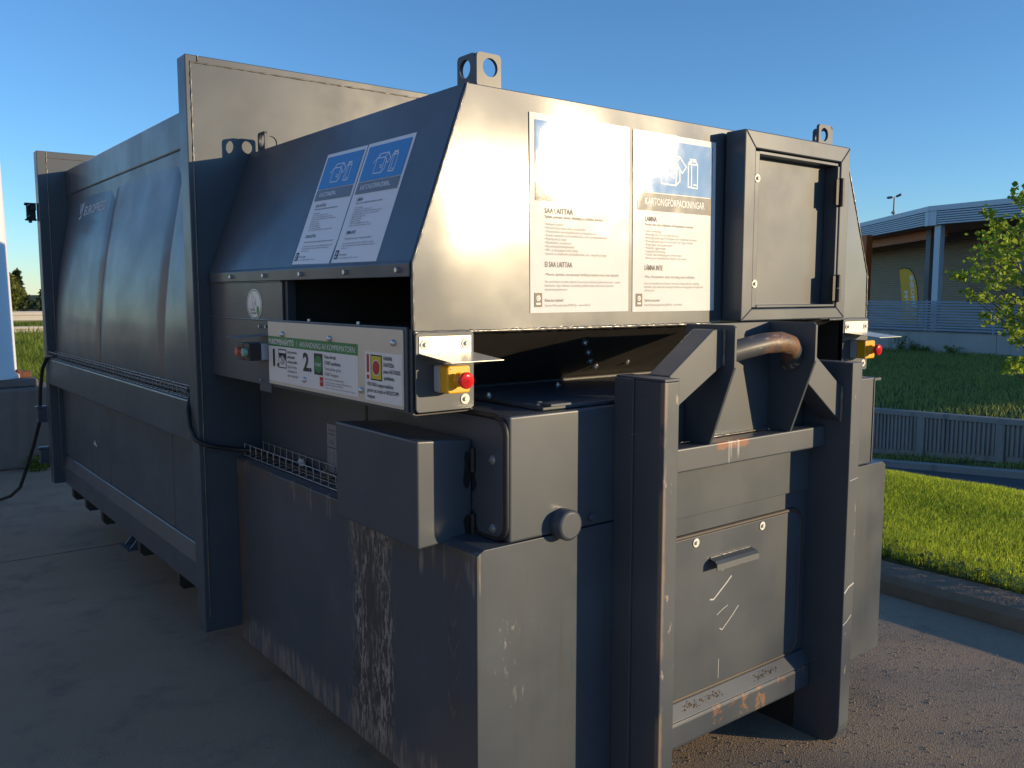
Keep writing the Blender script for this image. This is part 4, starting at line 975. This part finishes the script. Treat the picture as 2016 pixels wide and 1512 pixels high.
fA = Frame((1.686, FY + .0003, 1.640), (1, 0, .002), (0, .0118, 1)); poster(fA, .423, .601, 'fi', 1, 'front_poster')
fB = Frame((2.1285, FY + .0003, 1.638), (1, 0, 0), (0, .0118, 1)); poster(fB, .423, .601, 'sv', 1, 'front_poster')
sl_y = Vector((.193, 0, .51)); so_ = Vector((1.268, 0, 1.787))
def onslope(y, z): k = (z - 1.787) / .508; return (1.268 + .1925 * k, y, z)
fC = Frame(onslope(2.868, 1.799), (0, -1, -.012), sl_y); poster(fC, .291, .412, 'fi', .7, 'side_poster')
fD = Frame(onslope(2.567, 1.796), (0, -1, -.008), sl_y); poster(fD, .291, .412, 'sv', .7, 'side_poster')

# hatch housing on the right of the hopper front
X0, X1, Y0, Z0, Z1 = 2.598, 3.272, 1.982, 1.600, 2.281
mb = MB(); fw = .062
mb.prism([(X0, Y0, Z0), (X0 + fw, Y0, Z0 + fw * .7), (X0 + fw, Y0, Z1 - fw), (X0, Y0, Z1)], (0, .087, 0)); mb.prism([(X1, Y0, Z0), (X1, Y0, Z1), (X1 - fw, Y0, Z1 - fw), (X1 - fw, Y0, Z0 + fw * .7)], (0, .087, 0))
mb.prism([(X0 + .0005, Y0, Z1), (X0 + fw, Y0, Z1 - fw), (X1 - fw, Y0, Z1 - fw), (X1 - .0005, Y0, Z1)], (0, .087, 0)); mb.prism([(X0 + .0005, Y0, Z0), (X1 - .0005, Y0, Z0), (X1 - fw, Y0, Z0 + fw * .7), (X0 + fw, Y0, Z0 + fw * .7)], (0, .087, 0))
hh_ = mb.build('hatch_frame', M['paint'], K, .004, 2)
a0, a1, b0, b1 = X0 + fw + .004, X1 - fw - .004, Z0 + fw * .7 + .004, Z1 - fw - .004
mb = MB(); mb.box(a0 + .004, a1 - .004, Y0 + .062, Y0 + .068, b0, b1); mb.build('hatch_door', M['paint'], K, .001)
mb = MB(); mb.box(a0, a0 + .028, Y0 + .006, Y0 + .061, b0, b1 - .002); lipd = mb.build('door_edge', M['paint'], K, .003)
mb = MB(); mb.box(a0 + .0285, a1 - .001, Y0 + .004, Y0 + .061, b0, b0 + .010); mb.box(a0 + .0285, a1 - .001, Y0 + .010, Y0 + .061, b1 - .012, b1); mb.box(a1 - .012, a1, Y0 + .004, Y0 + .061, b0 + .011, b1 - .013); mb.build('door_rim', M['paint'], K, .002)
for z_ in (2.115, 1.735): bolt((a0 + .014, Y0 + .0058, z_), (0, -1, 0), B_WASH, lipd)
for z_ in (2.10, 1.72):
    mb = MB(); mb.cyl((a1 + .002, Y0 - .006, z_ - .055), (a1 + .002, Y0 - .006, z_), .011, 10); mb.cyl((a1 + .002, Y0 - .006, z_ + .002), (a1 + .002, Y0 - .006, z_ + .055), .010, 10); mb.box(a1 - .03, a1 - .013, Y0 - .004, Y0 + .009, z_ - .05, z_ + .05); mb.build('hinge', M['rubber'], hh_)

# lifting lugs: angle irons with round holes
def holed(fr, w, h, r, cu, cv, rc, t, mb, n=40):
    out, inn = [], []
    for k in range(n):
        a = 2 * math.pi * k / n; ca, sa = math.cos(a), math.sin(a)
        tt = min([(w - cu) / ca if ca > 1e-6 else 9, -cu / ca if ca < -1e-6 else 9, (h - cv) / sa if sa > 1e-6 else 9, -cv / sa if sa < -1e-6 else 9])
        u, v = cu + ca * tt, cv + sa * tt
        if v > h - rc and (u > w - rc or u < rc):        # rounded upper corners
            qx = w - rc if u > w - rc else rc; dx, dy = u - qx, v - (h - rc); l = math.hypot(dx, dy)
            if l > rc: u, v = qx + dx / l * rc, h - rc + dy / l * rc
        out.append((u, v)); inn.append((cu + r * ca, cv + r * sa))
    for w_, flip in ((t, 0), (0, 1)):
        vs_ = [fr.p(u, v, w_) for u, v in out] + [fr.p(u, v, w_) for u, v in inn]
        fcs = [(i, (i+1) % n, n + (i+1) % n, n + i) for i in range(n)]
        mb.add(vs_, [f[::-1] for f in fcs] if flip else fcs)
    vs_ = [fr.p(u, v, 0) for u, v in out] + [fr.p(u, v, t) for u, v in out]; mb.add(vs_, [(i, (i+1) % n, n + (i+1) % n, n + i) for i in range(n)])
    vs_ = [fr.p(u, v, 0) for u, v in inn] + [fr.p(u, v, t) for u, v in inn]; mb.add(vs_, [(i, n + i, n + (i+1) % n, (i+1) % n) for i in range(n)], True)
def lug(x, y, z, sx, sy, w=.088, h=.10):
    mb = MB(); t = .012
    fa = Frame((x, y, z), (sx, 0, 0), (0, 0, 1)); fb_ = Frame((x, y, z), (0, sy, 0), (0, 0, 1))
    holed(fa, w, h, .027, w * .55, h * .60, .012, t, mb); holed(fb_, w, h, .027, w * .55, h * .60, .012, t, mb)
    return mb.build('lifting_lug', M['frame'], K, .0015)
lug(1.520, 2.125, 2.297, 1, 1); lug(mx(1.505), 2.125, 2.297, -1, 1)
lug(1.478, 3.62, 2.285, 1, -1, .075, .085)
weld([(1.505, 2.12, 2.298), (1.62, 2.12, 2.298)], .007, 120); weld([(1.52, 2.12, 2.298), (1.52, 2.22, 2.298)], .006, 120)

# ---- container
mb = MB(); mb.box(1.2, mx(1.2), 3.70, 3.80, .23, 2.67); ep = mb.build('end_plate', M['paint'], K, .004, 2)
weld([(1.222, 3.6992, .30), (1.222, 3.6992, 2.640), (mx(1.222), 3.6992, 2.640)], .0030, 60, ep, M['weld'], 1.0)
weld([(1.252, 3.6992, 2.642), (1.252, 3.6992, 2.668)], .004, 90, ep)
mb = MB(); mb.box(1.2, mx(1.2), 6.92, 7.02, .33, 2.69); ep2 = mb.build('end_plate', M['paint'], K, .004, 2)
weld([(1.262, 6.9192, .40), (1.262, 6.9192, 2.688)], .0035, 60, ep2, None, 1.0); weld([(1.262, 6.9192, 2.645), (mx(1.262), 6.9192, 2.645)], .003, 60, ep2)
mb = MB(); mb.box(1.385, mx(1.385), 3.801, 6.919, .45, 2.56); mb.build('container_shell', M['paint'], K)
for f in (lambda x: x, mx):
    a, b = sorted((f(1.378), f(1.46))); mb = MB(); mb.box(a, b, 3.802, 6.918, 2.385, 2.566); mb.build('top_beam', M['panel'], K, .012, 3)
    a, b = sorted((f(1.20), f(1.272))); mb = MB(); mb.box(a, b, 3.802, 6.918, 1.055, 1.240); mb.build('middle_beam', M['panel'], K, .008, 3)
    mb = MB(); mb.prism([(f(1.264), 3.802, .335), (f(1.264), 3.802, .458), (f(1.286), 3.802, .535), (f(1.40), 3.802, .535), (f(1.40), 3.802, .335)], (0, 3.116, 0)); mb.build('lower_beam', M['paint'], K, .006, 2)
def prof_x(z):
    pts_ = [(1.236, 1.250), (1.50, 1.256), (1.76, 1.281), (2.05, 1.330), (2.25, 1.373), (2.39, 1.405)]
    for (z0, x0_), (z1, x1_) in zip(pts_, pts_[1:]):
        if z <= z1:
            k = (z - z0) / (z1 - z0); return x0_ + (x1_ - x0_) * k
    return 1.405
def smooth_x(z): return sum(prof_x(max(1.236, min(2.39, z + d * .05))) for d in range(-3, 4)) / 7
seams = [3.803, 4.36, 5.62, 6.917]
for f in (lambda x: x, mx):
    for y0, y1 in zip(seams, seams[1:]):
        mb = MB(); ny, nz = 22, 26; vs_ = []
        for j in range(ny + 1):
            ky = j / ny; y = y0 + .004 + (y1 - y0 - .008) * ky
            for i in range(nz + 1):
                z = 1.241 + (2.384 - 1.241) * i / nz; cush = .008 * (math.sin(math.pi * ky) ** .8 if 0 < ky < 1 else 0) * (math.sin(math.pi * i / nz) ** .6 if 0 < i < nz else 0)
                edge = .010 * (max(0, 1 - ky * (y1 - y0) / .03) + max(0, 1 - (1 - ky) * (y1 - y0) / .03))
                vs_.append((f(smooth_x(z) - cush + edge), y, z))
        fcs = [(j*(nz+1)+i, j*(nz+1)+i+1, (j+1)*(nz+1)+i+1, (j+1)*(nz+1)+i) for j in range(ny) for i in range(nz)]
        if f is mx: fcs = [q[::-1] for q in fcs]
        mb.add(vs_, fcs, True); mb.build('bulged_panel', M['panel'], K)
        a, b = sorted((f(1.284), f(1.38))); mb = MB(); mb.box(a, b, y0 + .005, y1 - .005, .536, 1.054); mb.build('lower_panel', M['panel'], K, .010, 3)
def panel_x(y, z):
    y0, y1 = seams[2], seams[3]; ky = (y - y0 - .004) / (y1 - y0 - .008); kz = (z - 1.241) / (2.384 - 1.241)
    return smooth_x(z) - .008 * max(0, math.sin(math.pi * ky)) ** .8 * max(0, math.sin(math.pi * kz)) ** .6
mb = MB(); mb.prism([(1.2838, 6.02, .735), (1.2838, 5.93, .728), (1.2838, 5.985, .765)], (-.0012, 0, 0)); mb.build('paint_chip', M['label_w'], K)
fl_ = Frame((smooth_x(2.225) - .016, 6.47, 2.215), (0, -1, 0), (-(smooth_x(2.20) - smooth_x(2.26)), 0, .06))
lg = text(fl_, .13, -.005, 'EUROPRESS', .085, M['logo'], K, .56, .002, .02, shear=.12, name='logo_lettering')
mb = MB(); fl_.line(mb, [(.00, .075), (.025, .02), (.075, .075)], .018, .005); fl_.line(mb, [(.02, -.02), (.06, -.01), (.095, .075)], .016, .0055); fl_.line(mb, [(.045, .075), (.055, .045)], .014, .006); 
mb.v = [(panel_x(y, z) - .0015 - .00001 * i, y, z) for i, (x, y, z) in enumerate(mb.v)]; mb.build('logo_emblem', M['logo'], K)

# skid runners, cross members, feet
for x in (1.887, 2.885):
    mb = MB(); mb.box(x, x + .06, 1.8995, 7.0, .0, .168); mb.build('skid_runner', M['dark'], K)
for y_ in (6.75, 6.35, 5.9, 5.05, 4.35):
    mb = MB(); mb.prism([(1.29, y_, .334), (1.29, y_, .25), (1.31, y_, .225), (3.55, y_, .225), (3.57, y_, .25), (3.57, y_, .334)], (0, .055, 0)); mb.build('cross_member', M['dark'], K, .003)
mb = MB(); mb.box(1.24, 1.33, 5.12, 5.28, .245, .255); mb.prism([(1.26, 5.14, .256), (1.33, 5.14, .256), (1.33, 5.14, .34)], (0, .012, 0)); mb.prism([(1.26, 5.25, .256), (1.33, 5.25, .256), (1.33, 5.25, .34)], (0, .012, 0)); mb.build('lashing_bracket', M['frame'], K)
mb = MB(); mb.prism([(1.30, 4.02, .324), (1.30, 3.83, .324), (1.30, 3.83, .20), (1.30, 3.90, .17), (1.30, 3.98, .25)], (.05, 0, 0)); mb.build('gusset', M['frame'], K)
mb = MB(); mb.box(1.40, 3.45, 3.82, 6.9, .26, .33); mb.build('container_floor', M['dark'], K)

# rear door fittings (seen past the end plate)
mb = MB(); mb.box(1.128, 1.20, 7.022, 7.05, 2.325, 2.337); mb.box(1.128, 1.20, 7.022, 7.05, 2.213, 2.225); mb.box(1.138, 1.150, 7.025, 7.045, 2.226, 2.324); mb.box(1.139, 1.20, 7.0505, 7.058, 2.213, 2.337); mb.box(1.16, 1.1995, 7.024, 7.05, 2.285, 2.324); mb.box(1.15, 1.17, 7.024, 7.05, 2.198, 2.2125); mb.box(1.125, 1.14, 7.02, 7.04, 2.318, 2.33); mb.build('door_bracket', M['rubber'], K, .002)
for z_ in (2.312, 2.235):
    mb = MB(); mb.prism([(1.142, 7.018, z_), (1.158, 7.018, z_ + .012), (1.158, 7.018, z_ + .018), (1.142, 7.018, z_ + .006)], (0, .006, 0)); mb.build('spring', M['galv'], K)
for z_ in (.82, .52):
    mb = MB(); mb.box(1.128, 1.20, 7.03, 7.09, z_ + .05, z_ + .066); mb.box(1.14, 1.20, 7.032, 7.088, z_ - .035, z_ + .049); mb.box(1.135, 1.20, 7.03, 7.09, z_ - .052, z_ - .036); mb.build('door_hinge', M['frame'], K, .003)

# wire cable trays
def tray(y0, y1, xa, xb, z, parent=K, h=.045, step=.062, name='cable_tray'):
    mb = MB(); r = .0022
    for x, zz in ((xa, z), (xa, z + h), (xb, z), (xb, z + h), ((xa + xb) / 2, z)): mb.tube([(x, y0, zz), (x, y1, zz)], r, 5)
    y = y0 + .02
    while y < y1:
        mb.tube([(xa - .002, y, z + h + .004), (xa - .002, y, z - .002), (xb + .002, y, z - .002), (xb + .002, y, z + h + .004)], r, 5); y += step
    return mb.build(name, M['galv'], parent)
tray(3.84, 6.90, 1.206, 1.246, 1.246, h=.042)
tray(2.585, 3.665, 1.385, 1.465, 1.0, h=.05)
mb = MB(); mb.tube([(1.226, 6.6, 1.262), (1.226, 4.2, 1.262), (1.226, 3.95, 1.265), (1.215, 3.83, 1.26), (1.19, 3.80, 1.20), (1.186, 3.765, 1.13), (1.186, 3.70, 1.085), (1.20, 3.672, 1.07), (1.25, 3.664, 1.052), (1.32, 3.66, 1.035), (1.40, 3.64, 1.022), (1.42, 3.5, 1.012), (1.43, 2.8, 1.012), (1.45, 2.6, 1.012)], .010, 10); mb.build('control_cable', M['rubber'], K)
mb = MB(); mb.tube([(1.22, 6.78, 1.262), (1.19, 6.88, 1.25), (1.178, 7.0, 1.16), (1.166, 7.06, 1.0), (1.164, 7.09, .88), (1.160, 7.12, .76), (1.14, 7.3, .56), (1.115, 7.55, .33), (1.10, 7.75, .17), (1.06, 7.95, .07), (.98, 8.08, .018), (.80, 8.15, .012), (.4, 8.05, .012), (-.4, 8.2, .012), (-1.5, 8.8, .012)], .013, 10)
tag(mb.build('power_cable', M['rubber']), 'black power cable hanging from the rear corner of the compactor to the ground', 'cable')
# litter in the front tray
for p, s_, lab in (((1.41, 2.94, 1.012), .03, 'curled dry leaf lying in the wire tray on the compactor'), ((1.43, 3.22, 1.012), .026, 'pale paper scrap in the wire tray further from the labels')):
    mb = MB(); v = [(p[0] + s_ * rnd.uniform(-.6, .6), p[1] + s_ * (k - 2) * .5, p[2] + s_ * abs(math.sin(k * 1.3)) * .8) for k in range(5)]; w_ = [(a + s_ * .5, b + .003, c + s_ * .5) for a, b, c in v]
    mb.add(v + w_, [(k, k + 1, k + 6, k + 5) for k in range(4)]); mb.prism([v[0], v[2], w_[1]], (0, 0, .002)); tag(mb.build('dry_leaf' if 'leaf' in lab else 'paper_scrap', M['leaf_litter'] if 'leaf' in lab else M['label_w']), lab, 'leaf' if 'leaf' in lab else 'litter')

# ---- hook lift frame
def channel(x0, x1, y0, y1, ztop, zbot, left):
    mb = MB(); pts_ = [(y0, ztop)]
    r = .085
    pts_ = [(x0, y0 + r - r * math.cos(a), zbot + r - r * math.sin(a)) for a in [math.pi / 2 * k / 6 for k in range(7)]]
    pts_ = [(x0, y1, ztop), (x0, y0, ztop)] + pts_ + [(x0, y1, zbot)]
    mb.prism(pts_, (x1 - x0, 0, 0)); return mb.build('hook_frame_channel', M['chip'], K, .004, 3)
cl_ = channel(1.889, 1.954, 1.702, 1.899, 1.443, 0.0, True)
cr_ = channel(2.880, 2.946, 1.702, 1.899, 1.452, 0.0, False)
mb = MB(); mb.box(1.881, 1.8885, 1.82, 1.899, .0, 1.446); mb.build('channel_stiffener', M['frame'], K, .002)
mb = MB(); mb.box(1.8885, 1.9545, 1.701, 1.90, 1.4435, 1.452); mb.build('channel_cap', M['frame'], cl_, .002)
weld([(1.8865, 1.9, .4), (1.8865, 1.9, 1.36)], .004, 40)
mb = MB(); mb.box(2.947, 2.951, 1.72, 1.898, .2, 1.0); mb.build('skid_end', M['frame'], K)
# plate between the channels
mb = MB(); mb.box(1.9545, 2.8795, 1.872, 1.8795, .30, 1.2); pbk = mb.build('frame_plate', M['paint'], K)
mb = MB(); mb.box(1.955, 2.879, 1.862, 1.8715, .965, 1.13); mb.build('upper_plate', M['paint'], K, .002)
fc = Frame((0, 1.8718, 0), (1, 0, 0), (0, 0, 1))
mb = MB(); fc.sheet(mb, rr_pts(1.962, .345, 2.832, .890, .055, 7), .001, .007); cov = mb.build('inspection_cover', M['paint'], K, .0015)
ring = [q for q in rr_pts(1.958, .341, 2.838, .897, .06, 7)]
mb = MB(); mb.tube([fc.p(u, v, .004) for u, v in ring + ring[:1]], .0085, 8, caps=False); mb.build('cover_seal', M['brown_rubber'], cov)
for x_, z_ in ((2.235, .870), (2.597, .868)): bolt((x_, 1.8635, z_), (0, -1, 0), B_WASH, cov)
# bent sheet handle
mb = MB(); hp = [(1.8632, .802), (1.838, .797), (1.828, .788), (1.8262, .768)]
for (ya, za), (yb, zb_) in zip(hp, hp[1:]):
    mb.quad((2.305, ya, za), (2.535, ya, za), (2.535, yb, zb_), (2.305, yb, zb_)); mb.quad((2.305, ya + .003, za - .004), (2.305, yb + .003, zb_ - .001), (2.535, yb + .003, zb_ - .001), (2.535, ya + .003, za - .004))
mb.quad((2.305, 1.8262, .768), (2.535, 1.8262, .768), (2.535, 1.8292, .767), (2.305, 1.8292, .767))
mb.build('cover_handle', M['frame'], cov); weld([(2.31, 1.8625, .804), (2.53, 1.8625, .804)], .003, 90, cov)
# scratches through the paint (slightly raised curls of bare primer)
M['scratch'] = simple('bare scratch', (.52, .52, .50), .5, .1, 30)
for pts_, w_ in (([(2.318, .655), (2.335, .652), (2.40, .695), (2.428, .716)], .005), ([(2.355, .592), (2.385, .606), (2.412, .614)], .0022), ([(2.372, .540), (2.385, .532), (2.44, .572), (2.472, .600)], .003), ([(2.375, .745), (2.475, .785)], .0012), ([(2.37, .36), (2.37, .43)], .0018)):
    mb = MB(); fc.line(mb, pts_, w_, .0083); mb.build('scratch', M['scratch'], cov)
ff2 = Frame((0, 1.7018, 0), (1, 0, 0), (0, 0, 1))
for pts_, w_ in (([(2.885, .600), (2.91, .618), (2.94, .626)], .006), ([(2.883, .478), (2.905, .486), (2.932, .505)], .004), ([(2.89, 1.02), (2.94, 1.026)], .002)):
    mb = MB(); ff2.line(mb, pts_, w_, .0006); mb.build('scratch', M['scratch'], cr_)
# cross beams
mb = MB(); mb.box(1.9545, 2.8795, 1.802, 1.8712, 1.136, 1.214); mb.build('upper_cross_beam', M['top_beam'], K, .006, 3)
mb = MB(); mb.box(1.9545, 2.8795, 1.828, 1.8714, .195, .290); mb.build('lower_cross_beam', M['low_beam'], K, .014, 4)
mb = MB(); mb.prism([(1.9545, 1.8714, .2905), (1.9545, 1.83, .2905), (1.9545, 1.862, .335), (1.9545, 1.8714, .335)], (.925, 0, 0)); mb.build('dirt_ledge', M['frame'], K, .002)
mb = MB()
for _ in range(110):
    x_ = 2.16 + .22 * rnd.random() if rnd.random() < .6 else 2.55 + .14 * rnd.random(); a = rnd.uniform(0, 3); s_ = rnd.uniform(.001, .0035); y_ = 1.846 + rnd.gauss(0, .004); z_ = .314 + (y_ - 1.846) * 1.4
    mb.add([(x_ - s_, y_ - .004, z_), (x_ + s_, y_ - .004, z_), (x_ + s_ * .4, y_ + .002, z_ + s_), (x_, y_, z_ + s_ * 1.4)], [(0, 1, 2), (0, 2, 3), (0, 3, 1), (1, 3, 2)])
o = mb.build('leaf_crumbs', M['leaf_litter'], K); o['kind'] = 'stuff'
# hook plates, back plate, bar, braces
for x in (2.204, 2.640):
    mb = MB(); mb.prism([(x, 1.702, 1.470), (x, 1.792, 1.2145), (x, 1.898, 1.2145), (x, 1.898, 1.602), (x, 1.712, 1.602), (x, 1.702, 1.592)], (.012, 0, 0)); mb.build('hook_plate', M['frame'], K, .002)
mb = MB(); mb.box(2.2165, 2.6395, 1.886, 1.8955, 1.2145, 1.60); mb.build('hook_back_plate', M['paint'], K, .002)
mb = MB(); mb.tube([(2.190, 1.80, 1.492), (2.25, 1.79, 1.503), (2.34, 1.775, 1.520), (2.44, 1.762, 1.535), (2.52, 1.756, 1.537), (2.575, 1.760, 1.525), (2.61, 1.772, 1.502), (2.632, 1.79, 1.474), (2.641, 1.80, 1.455)], [.035] * 9, 20); mb.build('hook_bar', M['bar'], K)
mb = MB(); mb.prism([(1.957, 1.745, 1.455), (2.155, 1.745, 1.588), (2.2035, 1.745, 1.588), (2.2035, 1.745, 1.475), (1.957, 1.745, 1.338)], (0, .085, 0)); mb.build('hook_brace', M['frame'], K, .003)
mb = MB(); mb.prism([(2.6525, 1.745, 1.532), (2.70, 1.745, 1.492), (2.8795, 1.745, 1.365), (2.8795, 1.745, 1.235), (2.6525, 1.745, 1.40)], (0, .085, 0)); mb.build('hook_brace', M['frame'], K, .003)
weld([(2.2035, 1.742, 1.588), (2.2035, 1.742, 1.475)], .006, 90); weld([(2.8795, 1.742, 1.365), (2.8795, 1.742, 1.235)], .006, 90); weld([(2.22, 1.883, 1.216), (2.64, 1.883, 1.216)], .004, 90)

finish_texts()
